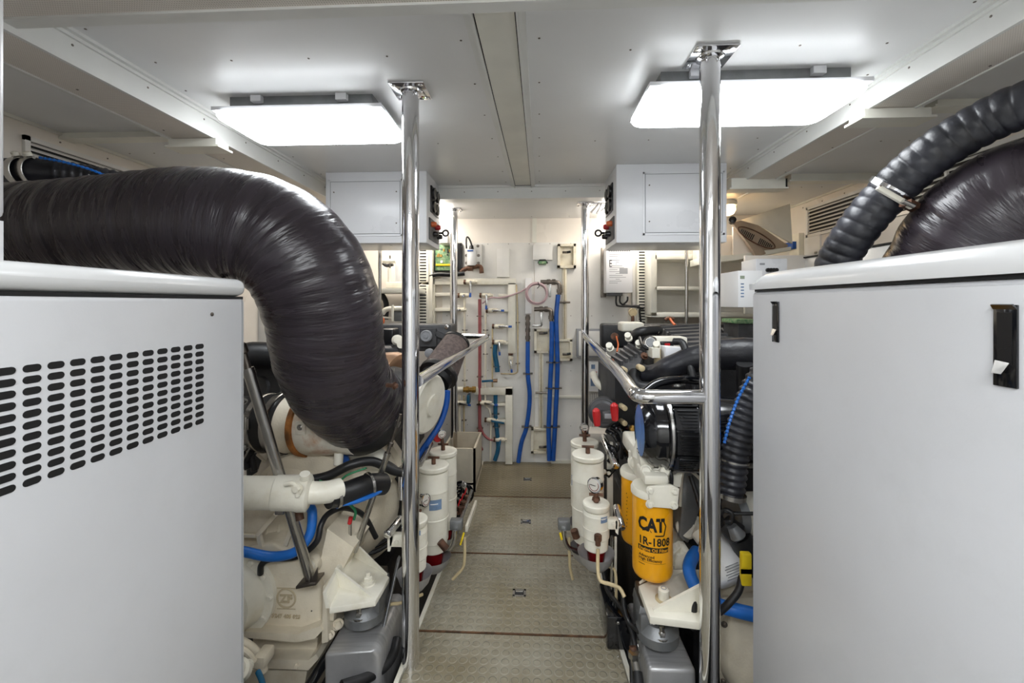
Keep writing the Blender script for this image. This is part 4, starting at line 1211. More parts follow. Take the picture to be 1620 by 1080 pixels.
# ================================================================== starboard engine side (yellow oil filters)
def make_star_engine():
    t = thing('engine', 'black diesel engine with ribbed covers behind the yellow oil filters', 'engine', (.95, 2.4, -.30), 'main engines')
    b = B('engine_black')
    b.box((.50, 2.00, -.15), (1.30, 2.95, .80), .04)
    p0 = W(973, 590, 2.0); p1 = W(1022, 700, 2.0)
    b.box((p0.x, 2.0, p1.z), (p1.x + .3, 2.5, p0.z - .01), .03, 3)
    b.box((.62, 2.02, .75), (1.35, 2.95, 1.02), .03)
    body = b.build('block', parent=t)
    for k, (px, py) in enumerate(((985, 644), (985, 668), (1014, 674))):
        B('aged_cream').cyl(W(px - 3, py - 3, 2.0), W(px + 4, py + 2, 1.93), .012, 14, .003).build('stud_cap', parent=body)
    # long black rear cover seen across the top
    a, c = W(952, 512, 2.95), W(1172, 540, 2.95)
    b = B('engine_black').box((a.x, 2.95, c.z - .05), (c.x + .35, 3.06, a.z), .018, 3)
    b.use('label_grey').lathe([(0, .016), (.01, .016), (.014, .010)], W(1161, 516, 2.94), (0, -1, 0), 18)
    b.build('rear_cover', parent=t)
    b = B('black_rubber').tube([W(1142, 520, 2.9), W(1150, 526, 2.85), W(1170, 526, 2.85), W(1200, 522, 2.85)], .012, 10, sm=5); b.build('cover_cable', parent=t)
    # ribbed long valve cover (dark grey, sloping towards the viewer)
    q = [W(1043, 517, 2.85), W(1120, 512, 2.85), W(1190, 556, 2.05), W(1100, 556, 2.0)]
    b = B('engine_grey')
    b.prism(q, (0, 0, -.05), .010)
    n = 7
    for i in range(n):
        f = (i + .5) / n
        A = q[0].lerp(q[3], f); D = q[1].lerp(q[2], f)
        b.bar(A + Vector((.0, 0, .004)), D + Vector((0, 0, .004)), .030, .018, bev=.005)
        b.obox(A.lerp(D, .03) + Vector((0, 0, -.02)), (.012, 0, 0), (0, .02, 0), (0, 0, .025), .004)
    b.build('valve_cover', parent=t)
    # ribbed intake manifold, nearer the rail
    q = [W(1003, 541, 2.35), W(1022, 552, 2.15), W(1008, 585, 1.98), W(966, 576, 2.05), W(968, 562, 2.2)]
    b = B('engine_grey')
    b.prism(q, (0, 0, -.045), .008)
    for i in range(6):
        f = i / 5
        A = W(1000, 541, 2.33).lerp(W(969, 566, 2.15), f); D = W(1021, 556, 2.12).lerp(W(984, 575, 2.03), f)
        b.bar(A, D, .012, .024, bev=.004)
    b.use('brown_metal').hexbolt(W(1019, 563, 2.08), (.3, -1, .5), .012, .018).hexbolt(W(1017, 551, 2.2), (.3, -1, .5), .01, .014)
    b.build('intake_manifold', parent=t)
    B('aged_cream').cyl(W(1010, 580, 1.98), W(1016, 583, 1.92), .014, 14, .003).build('manifold_stud', parent=t)
    B('aged_cream').cyl(W(984, 583, 2.0), W(989, 586, 1.94), .013, 14, .003).build('manifold_stud', parent=t)
    # black insulated coolant pipe, big and shiny
    b = B('insulation_black').tube([W(1018, 592, 2.0), W(1038, 590, 1.95), W(1062, 580, 1.9), W(1090, 570, 1.88), W(1125, 562, 1.85), W(1165, 560, 1.8), W(1260, 565, 1.75)], .055, 28, sm=7,
         rf=lambda s, t: .040 + .028 * min(1, max(0, (t - .05) / .6)) + .0014 * math.sin(s * 60))
    b.build('insulated_pipe', parent=t)
    b = B('black_rubber').tube([W(1006, 590, 1.99), W(1002, 600, 1.96), W(1010, 612, 1.92), W(1035, 615, 1.90)], .030, 18, sm=6); b.build('pipe_elbow', parent=t)
    b = B('black_rubber').tube([W(1178, 575, 1.72), W(1178, 600, 1.74), W(1180, 640, 1.76)], .030, 18, sm=5); b.build('drop_pipe', parent=t)
    # black looped hose with a white clamp over the top
    b = B('black_rubber').tube([W(1003, 540, 2.3), W(1005, 530, 2.28), W(1016, 524, 2.26), W(1036, 522, 2.3), W(1042, 522, 2.32)], .026, 18, sm=6)
    hs = b.build('breather_hose', parent=t)
    B('steel').lathe([(-.006, .027), (-.005, .030), (.005, .030), (.006, .027)], W(1038, 523, 2.31), (1, .1, 0), 24, caps=False).build('hose_clamp', parent=hs)
    B('black_rubber').tube([W(1066, 540, 1.93), W(1080, 543, 1.90), W(1088, 568, 1.86), W(1096, 595, 1.82), W(1100, 625, 1.80)], .016, 14, sm=6).build('cable_sleeve', parent=t)
    # white boxes and small cream fittings on top
    b = B('engine_white').box(W(984, 525, 2.6), W(1020, 510, 2.6) + Vector((0, .14, 0)), .014, 3)
    b.build('expansion_box', parent=t)
    b = B('engine_white').box(W(1036, 533, 2.14), W(1088, 551, 2.14) + Vector((0, .10, 0)), .008).box(W(1032, 551, 2.02), W(1044, 566, 2.02) + Vector((0, .08, 0)), .005); b.build('control_module', parent=t)
    b = B('panel_paint').prism([W(1052, 548, 1.99), W(1106, 552, 1.99), W(1098, 571, 1.99), W(1054, 574, 1.99)], (0, .08, 0), .006); b.build('pump_housing', parent=t)
    b = B('black_plastic').box(W(1046, 540, 2.12), W(1066, 552, 2.12) + Vector((0, .04, 0)), .003); b.use('red_plastic').box(W(1052, 543, 2.11), W(1060, 547, 2.11) + Vector((0, .02, 0)), .001)
    b.build('relay', parent=t)
    c = W(1028, 543, 2.12)
    b = B('steel').lathe([(0, .036), (.02, .036), (.03, .026)], c, (-.15, -1, .25), 8); b.use('grey_cast').lathe([(.03, .022), (.034, .020)], c, (-.15, -1, .25), 20)
    b.build('thermostat_cap', parent=t)
    for px, py, y in ((995, 536, 2.25), (1012, 548, 2.2), (966, 552, 2.2), (1040, 550, 2.1)):
        B('engine_white').lathe([(0, .019), (.012, .019), (.013, .014), (.034, .014), (.035, .017), (.044, .016)], W(px, py, y), (-.3, -.7, .5), 14).build('fitting', parent=t)
    b = B('aged_cream').box(W(1037, 552, 2.05), W(1046, 582, 2.05) + Vector((0, .03, 0)), .004); b.build('support', parent=t)
    b = B('black_plastic').tube([W(1012, 534, 2.2), W(1018, 548, 2.1), W(1034, 552, 2.1), W(1040, 540, 2.15)], .008, 10, sm=5); b.build('wire_loop', parent=t)
    b = B('orange_wire').tube([W(975, 532, 2.3), W(978, 545, 2.25), W(976, 556, 2.2)], .004, 8, sm=5); b.use('brown_metal').lathe([(0, .02), (.012, .02)], W(972, 532, 2.32), (0, -1, 0), 16)
    b.build('sensor_wire', parent=t)
    # alternator with red boots
    c = W(957, 652, 2.04)
    al = B('engine_grey').lathe([(0, .062), (.01, .070), (.05, .072), (.06, .066), (.062, .06), (.10, .06), (.11, .05)], c + Vector((0, .03, 0)), (-.2, -1, .1), 30)
    al.box(c + Vector((-.03, -.11, -.02)), c + Vector((.035, -.06, .03)), .006)
    al = al.build('alternator', parent=t)
    for px in (945, 973):
        b = B('red_plastic').lathe([(0, .014), (.05, .018), (.07, .016), (.078, .008)], W(px, 672 if px < 960 else 664, 1.90), (-.1, -.2, 1 if px > 960 else .9), 16); b.build('terminal_boot', parent=al)
    b = B('label_grey').box(c + Vector((-.02, -.113, .0)), c + Vector((.02, -.110, .022)), .001); b.build('plate', parent=al)
    # injection pump clutter below: hoses, filters
    for i in range(7):
        x, z = 985 + random.uniform(-18, 30), 705 + random.uniform(-20, 45)
        B(random.choice(['black_plastic', 'engine_black', 'gloss_black'])).tube([W(x - 14, z - 18, 1.98), W(x, z - 10 + random.uniform(-6, 6), 1.95), W(x + 4, z + 10, 1.95), W(x + random.uniform(-12, 14), z + 30, 1.98)], .009, 8, sm=5).build('pump_line', parent=t)
    B('brass').lathe([(0, .012), (.02, .014), (.03, .008)], W(1000, 676, 1.93), (-.2, -1, 0), 12).build('brass_fitting', parent=t)
    B('aged_cream').cyl(W(1012, 672, 1.95), W(1014, 690, 1.95), .009, 12).build('spacer', parent=t)
    B('engine_white').tube([W(938, 590, 2.5), W(945, 605, 2.45), W(958, 616, 2.4), W(975, 626, 2.35)], .020, 16, sm=6).build('cream_duct', parent=t)
    # lower case
    B('engine_black').box((.62, 1.70, -.25), (1.25, 2.2, .35), .04).build('sump', parent=t)
    b = B('dark_bilge').box((.47, 1.95, -.30), (.60, 2.9, .30), .02); b.build('side_rail', parent=t)
make_star_engine()

# ---- round black air filter with a blue end
t = thing('air_filter', 'glossy black round air filter with a blue end disc under the steel rail', 'air filter', W(1070, 690, 1.72))
o = W(1026, 680, 1.60); ax = Vector((1, -.04, 0)).normalized()
R0 = .128
b = B('gloss_black').lathe([(-.030, R0 * .70), (-.034, R0 * .73), (-.028, R0 * .78), (-.004, R0 * .93), (.012, R0 * .99), (.03, R0 * .97), (.04, R0 * 1.0), (.045, R0 * 1.07), (.06, R0 * 1.07), (.065, R0), (.15, R0 * .99), (.155, R0 * 1.05), (.175, R0 * 1.05), (.18, R0), (.36, R0 * .98), (.38, R0 * .8)], o, ax, 56)
can = b.build('canister', parent=t)
B('blue_filter').lathe([(-.0312, R0 * .71), (-.032, R0 * .5), (-.0322, .001)], o, ax, 48, caps=False).build('end_disc', parent=t)
u = ax.cross(Vector((0, 0, 1))).normalized(); v = ax.cross(u)
if u.y > 0: u = -u
for k in range(5):
    a = math.radians(-75 + 36 * k)
    d = u * math.cos(a) + Vector((0, 0, 1)) * math.sin(a)
    b = B('black_plastic')
    tn = ax.cross(d).normalized()
    for s_ in range(6):
        b.obox(o + ax * (.108) + d * (R0 + .003) + tn * (.011 * (s_ - 2.5)), ax * (.034 - .002 * s_), tn * .0022, d * .005, .001)
    b.obox(o + ax * (.108) + d * (R0 + .001), ax * .042, tn * .038, d * .0025, .001)
    b.build('vent_louvre', parent=can)
for h in (.052, .165):
    B('steel').lathe([(h - .005, R0 * 1.06), (h - .004, R0 * 1.085), (h + .004, R0 * 1.085), (h + .005, R0 * 1.06)], o, ax, 48, caps=False).build('clamp_band', parent=t)
b = B('steel').obox(o + ax * .10 + Vector((0, -.01, -R0 * 1.08)), ax * .07, (0, .02, 0), (0, 0, .004), .002).hexbolt(o + ax * .08 + Vector((0, -.03, -R0 * 1.05)), (0, -1, -.2), .010, .012)
b.build('support_strap', parent=t)
b = B('gloss_black').tube([o + Vector((.0, .05, .13)), o + Vector((.06, .08, .16)), o + Vector((.16, .12, .165)), o + Vector((.24, .18, .15))], .016, 12, sm=5)
b.use('steel').box(W(1065, 602, 1.74), W(1085, 614, 1.74) + Vector((0, .03, 0)), .004)
b.build('top_bracket', parent=t)
t2 = B('black_rubber').tube([o + ax * .36, o + ax * .48, o + ax * .58 + Vector((0, .03, -.02)), o + ax * .66 + Vector((0, .1, -.05))], .10, 28, sm=6).build('outlet_elbow', parent=t)

# ---- yellow oil filters and their head
def oil_filter(px, Y, ytop, ybot, r, label):
    c = W(px, 700, Y); z1 = W(px, ytop, Y).z; z0 = W(px, ybot, Y).z
    t = thing('oil_filter', label, 'oil filter', (c.x, Y, z0), 'yellow oil filters')
    H = z1 - z0
    b = B('filter_yellow').lathe([(0, r * .30), (.002, r * .75), (.010, r * .92), (.022, r * .99), (.034, r), (H, r)], (c.x, Y, z0), (0, 0, 1), 48)
    can = b.build('canister', parent=t, smooth=60)
    b = B('engine_white').lathe([(H - .01, r * 1.02), (H - .008, r * 1.07), (H + .008, r * 1.08), (H + .018, r * 1.0), (H + .02, r * .5)], (c.x, Y, z0), (0, 0, 1), 40)
    b.build('head_flange', parent=t)
    yd = Vector((0, 0, 1))
    f = math.radians(-26)                           # print is turned a little towards the walkway
    def wrap(m, s, size, z, x0, bold=.0, sx=1.0):
        b = B(m)
        nd = Vector((math.sin(f + x0 / r), -math.cos(f + x0 / r), 0)); xd = Vector((math.cos(f + x0 / r), math.sin(f + x0 / r), 0))
        b.text(s, size, (c.x + nd.x * r, Y + nd.y * r, z), xd, yd, .0016, bold, bend=((c.x, Y, z), r), sx=sx)
        return b
    return t, can, c, z0, z1, wrap, f
def arc_strip(c, Y, r, f, x0, x1, z0, z1, b, e=.0006):
    n = max(2, int((x1 - x0) / .004))
    pts = []
    for i in range(n + 1):
        a = f + (x0 + (x1 - x0) * i / n) / r
        d = Vector((math.sin(a), -math.cos(a), 0)) * (r + e)
        pts.append((b.bm.verts.new((c.x + d.x, Y + d.y, z0)), b.bm.verts.new((c.x + d.x, Y + d.y, z1))))
    for (a0, a1), (b0, b1) in zip(pts, pts[1:]): b._f([a0, b0, b1, a1])
t, can, c, z0, z1, wrap, f = oil_filter(1032, 1.56, 775, 908, .0695, 'yellow canister oil filter printed CAT below the black air filter')
r = .0695
def zz(py): return W(1032, py, 1.49).z
b = wrap('label_black', 'CAT', .062, zz(841), -.037, .045, sx=.74); 
b.build('brand_print', parent=can)
b = B('label_black')                                 # angular swoosh right of the letters
def chev(pts, wd=.0045):
    for (xa, za), (xb, zb_) in zip(pts, pts[1:]):
        n = 5
        for i in range(n):
            u0, u1 = i / n, (i + 1) / n
            P = []
            for uu in (u0, u1):
                x, z = xa + (xb - xa) * uu, za + (zb_ - za) * uu
                dx, dz = xb - xa, zb_ - za; L = math.hypot(dx, dz); nx, nz = -dz / L * wd / 2, dx / L * wd / 2
                for s_ in (-1, 1):
                    a = f + (x + s_ * nx) / r
                    P.append(b.bm.verts.new((c.x + math.sin(a) * (r + .0007), 1.56 - math.cos(a) * (r + .0007), z + s_ * nz)))
            b._f([P[0], P[2], P[3], P[1]])
chev([(.049, zz(823)), (.060, zz(833)), (.052, zz(848)), (.022, zz(848))])
b.build('chevron_print', parent=can)
b = B('label_black'); nn = .018                       # black triangle under the middle letter
V = []
for x, z in ((-.022, zz(843.5)), (.012, zz(843.5)), (-.004, zz(834))):
    a = f + x / r; V.append(b.bm.verts.new((c.x + math.sin(a) * (r + .0007), 1.56 - math.cos(a) * (r + .0007), z)))
b._f(V); b.build('triangle_print', parent=can)
wrap('label_black', '1R-1808', .038, zz(864), -.036, .025, sx=.86).build('number_print', parent=can)
b = B('label_black'); arc_strip(c, 1.56, r, f, -.038, .070, zz(875), zz(867), b); b.build('black_band', parent=can)
wrap('filter_yellow', 'Engine Oil Filter', .0155, zz(873.5), -.034, .02).build('band_print', parent=can)
wrap('label_black', 'Advanced', .0135, zz(884), -.034, .02).build('small_print', parent=can)
wrap('label_black', 'High Efficiency', .0135, zz(889.5), -.034, .02).build('small_print', parent=can)
b = B('label_black')
arc_strip(c, 1.56, r, f, -.038, .060, zz(892.6), zz(892.2), b); arc_strip(c, 1.56, r, f, -.036, -.012, zz(897), zz(896), b); arc_strip(c, 1.56, r, f, -.038, -.0375, zz(892), zz(878), b)
b.build('fine_print', parent=can)
t, can, c, z0, z1, wrap, f = oil_filter(1010, 1.82, 748, 856, .0695, 'yellow canister oil filter half hidden behind the printed one')
wrap('label_black', '1R', .03, z0 + .19, .03, .02).build('number_print', parent=can)
random.seed(3)
b = B('label_black')
for i in range(10): arc_strip(c, 1.82, .0695, -1.0, .002 * (i % 3), .002 * (i % 3) + .004, z0 + .08 + .015 * i, z0 + .084 + .015 * i, b)
b.build('fine_print', parent=can)
# filter head casting between the two and the engine
t = thing('filter_head', 'cream cast filter head with a blank white plate over the yellow filters', 'filter head', W(1040, 740, 1.65))
b = B('engine_white')
b.box(W(1010, 717, 1.62), W(1072, 745, 1.62) + Vector((0, .30, 0)), .015)
b.box(W(1015, 742, 1.60), W(1062, 768, 1.60) + Vector((0, .14, 0)), .012)
for px, py, y, rr in ((1022, 744, 1.56, .016), (1038, 748, 1.56, .013), (1051, 744, 1.56, .017), (1006, 730, 1.75, .026), (1030, 733, 1.6, .014), (1046, 732, 1.6, .010)):
    b.lathe([(0, rr * 1.25), (.006, rr * 1.25), (.007, rr), (.022, rr), (.026, rr * .8)], W(px, py, y), (-.2, -1, .25), 18)
b.box(W(1020, 752, 1.50), W(1058, 768, 1.50) + Vector((0, .12, 0)), .006)
b.prism([W(1012, 722, 1.58), W(1070, 726, 1.58), W(1080, 745, 1.58), W(1076, 770, 1.58), W(1064, 770, 1.58), W(1062, 742, 1.58), W(1014, 738, 1.58)], (0, .05, 0), .004)
b.tube([W(1003, 735, 1.8), W(1016, 726, 1.72), W(1040, 722, 1.66), W(1068, 726, 1.64)], .022, 16, sm=6)
b.build('casting', parent=t)
b = B('engine_white').prism([W(1026, 770, 1.475), W(1062, 767, 1.475), W(1075, 773, 1.475), W(1072, 805, 1.475), W(1062, 804, 1.475), W(1028, 802, 1.475)], (0, .012, 0), .002)
pl_ = b.build('blank_plate', parent=t)
for px, py in ((1029, 775), (1067, 777), (1028, 797), (1066, 799)):
    B('engine_white').hexbolt(W(px, py, 1.475), (-.1, -1, 0), .0095, .012).build('plate_bolt', parent=pl_)
b = B('engine_white').lathe([(0, .040), (.03, .034), (.09, .022), (.13, .012), (.15, .008)], W(1018, 722, 1.66), (0, 0, 1), 24); b.build('conical_vent', parent=t)
b = B('engine_white').lathe([(0, .028), (.06, .030), (.07, .02)], W(1006, 737, 1.76), (0, 0, 1), 22); b.build('plug', parent=t)
B('black_rubber').tube([W(1059, 742, 1.56), W(1062, 752, 1.55), W(1062, 766, 1.55)], .007, 10, sm=4).build('short_hose', parent=t)
# blue-grey engine flank and cream casting right of the filters
b = B('grey_cast').prism([W(1082, 746, 1.72), W(1100, 750, 1.72), W(1118, 775, 1.72), W(1090, 862, 1.72), (W(1074, 850, 1.72))], (0, .1, 0), .01)
b.use('engine_white').tube([W(1076, 800, 1.70), W(1080, 748, 1.68), W(1092, 744, 1.68), W(1112, 762, 1.68)], .006, 8, sm=5)
b.build('side_cover', label='blue-grey metal cover with a cream lip beside the yellow oil filter', cat='cover')
b = B('engine_white')
b.prism([W(1064, 830, 1.80), W(1100, 850, 1.80), W(1130, 850, 1.80), W(1150, 960, 1.80), W(1040, 960, 1.80), W(1062, 905, 1.80)], (0, .2, 0), .02)
b.lathe([(0, .04), (.03, .04), (.04, .03)], W(1085, 832, 1.76), (-.2, -1, .2), 24).hexbolt(W(1100, 826, 1.74), (-.2, -1, .1), .018, .014)
b.prism([W(1068, 890, 1.66), W(1072, 878, 1.66), W(1080, 880, 1.66), W(1082, 872, 1.66), W(1094, 874, 1.66), W(1096, 905, 1.66), W(1066, 905, 1.66)], (0, .08, 0), .006)
b.build('engine_casting', label='cream engine casting between the yellow filter and the white spin-on filter', cat='casting')
B('black_rubber').tube([W(1092, 752, 1.66), W(1100, 775, 1.64), W(1108, 800, 1.62), W(1124, 830, 1.60)], .009, 12, sm=5).build('rubber_strap', label='black rubber strap slanting over the blue-grey cover', cat='strap')

# ---- white spin-on filter
t = thing('spin_on_filter', 'white tilted spin-on filter with small grey print beside the plain generator', 'filter', W(1150, 880, 1.52))
a = W(1126, 856, 1.58); q = W(1158, 912, 1.50); ax = (q - a).normalized(); L = (q - a).length
b = B('label_white').lathe([(-.012, .040), (0, .052), (.01, .060), (L, .074), (L + .012, .070), (L + .018, .05)], a, ax, 40)
can = b.build('canister', parent=t, smooth=60)
b = B('label_grey')
xd = Vector((1, .02, .42)).normalized(); c0 = W(1146, 898, 1.44)
for k in range(6):
    p = c0 + Vector((.002 * k, 0, -.0085 * k)) + Vector((0, -.0, 0))
    b.obox(p + xd * .026, xd * (.026 if k % 2 else .022), (0, .0008, 0), xd.cross(Vector((0, 1, 0))) * .0012)
b.build('print', parent=can)
b = B('engine_white').lathe([(-.06, .03), (-.04, .055), (-.01, .05)], a, ax, 28); b.build('head', parent=t)
# fittings at the lower corrugated hose
t = thing('raw_water_hose', 'black corrugated hose with a light blue rope hanging beside the plain generator', 'hose', W(1160, 700, 1.45))
pts = [W(1230, 570, 1.42), W(1200, 610, 1.42), W(1178, 660, 1.42), W(1163, 720, 1.42), W(1156, 785, 1.42)]
hd = B('insulation_black').tube(pts, .042, 28, sm=7, step=.004, rf=lambda s, t: (.047 - .008 * t) + .003 * math.sin(s * 2 * math.pi / .021)).build('hose_body', parent=t, smooth=60)
B('bright_blue').tube([W(1186, 596, 1.36), W(1168, 630, 1.36), W(1155, 665, 1.36), W(1146, 700, 1.37)], .004, 8, sm=6, step=.004, rf=lambda s, t: .0042 + .0015 * math.sin(s * 520)).build('tracer_rope', parent=t)
B('steel').lathe([(-.008, .043), (-.007, .046), (.007, .046), (.008, .043)], W(1156, 782, 1.42), (W(1156, 785, 1.42) - W(1163, 720, 1.42)), 28, caps=False).build('hose_clamp', parent=t)
B('steel').lathe([(-.003, .046), (.003, .046)], W(1161, 727, 1.42), (W(1156, 785, 1.42) - W(1163, 720, 1.42)), 28, caps=False).build('wire_tie', parent=t)
b = B('engine_white').lathe([(0, .07), (.12, .07), (.13, .06)], W(1162, 812, 1.55), (1, .1, 0), 32)
b.use('grey_cast').lathe([(-.01, .066), (.015, .076), (.02, .066)], W(1162, 812, 1.55), (1, .1, 0), 32)
b.build('cooler_end', label='white cylinder end with a grey band at the foot of the corrugated hose', cat='cooler')
b = B('black_rubber').lathe([(0, .03), (.05, .038), (.06, .03)], W(1145, 826, 1.50), (.6, -.3, -.5), 20)
b.tube([W(1140, 812, 1.46), W(1148, 806, 1.45), (W(1158, 812, 1.44)), W(1156, 824, 1.44), W(1146, 826, 1.44)], .007, 10, sm=6)
b.tube([W(1146, 808, 1.45), W(1165, 812, 1.44), W(1200, 812, 1.42)], .006, 10, sm=4)
b.build('tangled_hose', label='small black hoses tangled under the corrugated hose clamp', cat='hose')
b = B('grey_cast').lathe([(0, .016), (.035, .026), (.04, .022)], W(1158, 832, 1.46), (.45, -.1, -.75), 22)
b.build('rubber_grommet', label='grey ribbed plug above the white spin-on filter', cat='plug')
b = B('black_rubber').tube([W(1168, 846, 1.5), W(1180, 868, 1.5), W(1198, 900, 1.5)], .04, 16, sm=4); b.build('dark_elbow', label='dark hose elbow between the spin-on filter and the plain generator', cat='hose')
b = B('yellow_plastic').box(W(1174, 876, 1.36), W(1190, 928, 1.36) + Vector((0, .02, 0)), .004); b.use('label_white').box(W(1172, 900, 1.355), W(1190, 908, 1.355))
b.build('yellow_tag', label='yellow fastener tag at the corner of the plain generator', cat='tag')
hose_thing('coolant_hose', [W(1102, 872, 1.60), W(1094, 884, 1.56), W(1090, 900, 1.52), W(1096, 920, 1.49), W(1108, 940, 1.46), W(1130, 954, 1.44), W(1160, 964, 1.42), W(1210, 976, 1.40)], .0215, 'bright_blue', 'thick bright blue hose bending down beside the cream mount bracket with the bolt', n=20)
hose_thing('rubber_hose', [W(1098, 935, 1.44), W(1097, 955, 1.43), W(1096, 975, 1.43), W(1096, 993, 1.43)], .014, 'black_rubber', 'short black rubber sleeve hanging from the bright blue hose')
hose_thing('cable_sleeve', [W(1174, 912, 1.38), W(1168, 935, 1.37), W(1152, 955, 1.37), W(1138, 968, 1.38)], .011, 'black_rubber', 'black cable with a connector crossing the thick blue hose', 'cable')
# ---- mount bracket, mount and bed
t = thing('mount_bracket', 'cream gusseted mount bracket with a bolt below the yellow oil filter', 'bracket', W(1060, 930, 1.6))
z = .300
top = [WZ(1010, 926, z), WZ(1028, 975, z), WZ(1110, 985, z), WZ(1112, 900, z), WZ(1064, 900, z)]
b = B('engine_white').prism(top, (0, 0, -.024), .003)
g = WZ(1032, 968, z); e2 = WZ(1112, 945, z)
b.prism([WZ(1034, 967, z), WZ(1108, 968, z), WZ(1108, 968, z) + Vector((0, 0, .085)), WZ(1034, 967, z) + Vector((0, 0, .004))], (0, .012, 0), .002)
b.prism([WZ(1012, 924, z), WZ(1080, 888, z), WZ(1080, 888, z) + Vector((0, 0, .06)), WZ(1012, 924, z) + Vector((0, 0, .002))], (0, .010, 0), .002)
b.prism([WZ(1108, 900, z), WZ(1108, 985, z), WZ(1108, 985, z) + Vector((0, 0, .085)), WZ(1108, 900, z) + Vector((0, 0, .085))], (.014, 0, 0), .002)
b.build('shelf', parent=t)
c = WZ(1050, 948, z)
b = B('aged_cream').lathe([(0, .028), (.004, .028)], c, (0, 0, 1), 24); b.use('engine_white').lathe([(.004, .018), (.035, .018), (.038, .013), (.039, .004)], c, (0, 0, 1), 20)
b.use('label_grey').torus(c + Vector((0, 0, .039)), (0, 0, 1), .008, .0015, 16, 6)
b.build('bolt', parent=t)
cm = WZ(1056, 985, .26)
rubber_mount(Vector((cm.x, 1.57, .272)), 'grey cast engine mount with a small white maker label below the cream bracket', True)
b = B('brushed_steel')
xl, xr = W(1020, 1050, 1.45).x, W(1100, 1050, 1.45).x
b.prism([(xl + .01, 1.44, .095), (xr, 1.44, .095), (xr + .01, 1.44, -.36), (xl - .01, 1.44, -.36)], (0, .32, 0), .014, 3)
b.build('engine_bed', label='stainless steel engine bed under the grey mount by the walkway', cat='engine bed')
# gearbox right of the tall post
t = thing('gearbox', 'cream rounded gearbox casting low beside the plain generator', 'gearbox', W(1180, 1020, 1.6))
c = W(1205, 1030, 1.52)
b = B('engine_cream').lathe([(-.02, .18), (.0, .185), (.015, .18), (.02, .155), (.05, .15), (.09, .13), (.13, .10), (.15, .05), (.152, .01)], c, (-.25, -1, .1), 48)
cv = b.build('round_cover', parent=t)
for k in range(8):
    a = math.radians(95 + 24 * k); d = Vector((math.cos(a), 0, math.sin(a)))
    B('dull_steel').hexbolt(c + d * .167 + Vector((-.003 * 0, -.016 - .04 * d.x * 0, 0)), (-.25, -1, .1), .007, .006).build('cover_bolt', parent=cv)
b = B('engine_cream').box((c.x - .12, 1.56, -.1), (c.x + .4, 1.95, c.z + .2), .03)
b.lathe([(0, .03), (.02, .03)], W(1150, 955, 1.55), (-.2, -1, .2), 20)
b.build('casting', parent=t)
# ---- corrugated hose and wrapped hose over the plain generator
t = thing('corrugated_hose', 'fat black corrugated hose rising over the plain generator', 'hose', W(1400, 330, 1.5))
pts = [W(1300, 500, 1.60), W(1322, 420, 1.55), W(1360, 358, 1.48), (W(1415, 296, 1.42)), W(1480, 240, 1.34), W(1560, 192, 1.26), W(1640, 160, 1.18), W(1760, 140, 1.10), Vector((1.88, 1.06, W(1760, 140, 1.10).z))]
hb = B('insulation_black').tube(pts, .06, 36, sm=8, step=.0035, rf=lambda s, t: .062 - .008 * abs(t - .3) + .0045 * (abs(math.sin(s * math.pi / .034)) ** .6) - .002).build('hose_body', parent=t, smooth=60)
cc = W(1410, 300, 1.43); d = (W(1480, 240, 1.34) - W(1360, 358, 1.48)).normalized()
b = B('chrome').lathe([(-.010, .064), (-.009, .070), (.009, .070), (.010, .064)], cc, d, 36, caps=False)
b.build('hose_clamp', parent=t)
b = B('engine_white').bar(W(1388, 296, 1.38), W(1444, 328, 1.36), .016, .016, bev=.004)
b.use('brown_metal').bar(W(1432, 321, 1.36), W(1456, 332, 1.40), .03, .018, bev=.004)
b.use('steel').cyl(W(1428, 318, 1.35), W(1446, 326, 1.35), .007, 10)
b.build('clamp_bracket', parent=t)
pts = [W(1484, 480, 1.45), W(1512, 420, 1.40), W(1556, 362, 1.34), W(1620, 320, 1.28), W(1720, 326, 1.22), Vector((1.87, 1.19, W(1780, 330, 1.18).z))]
big_hose('intake_hose', pts, .17, 'big black tape-wrapped hose bulging over the plain generator lid', rf=lambda s, t: .175 * (1 + .012 * math.sin(s * 75) + .01 * math.sin(s * 33)))
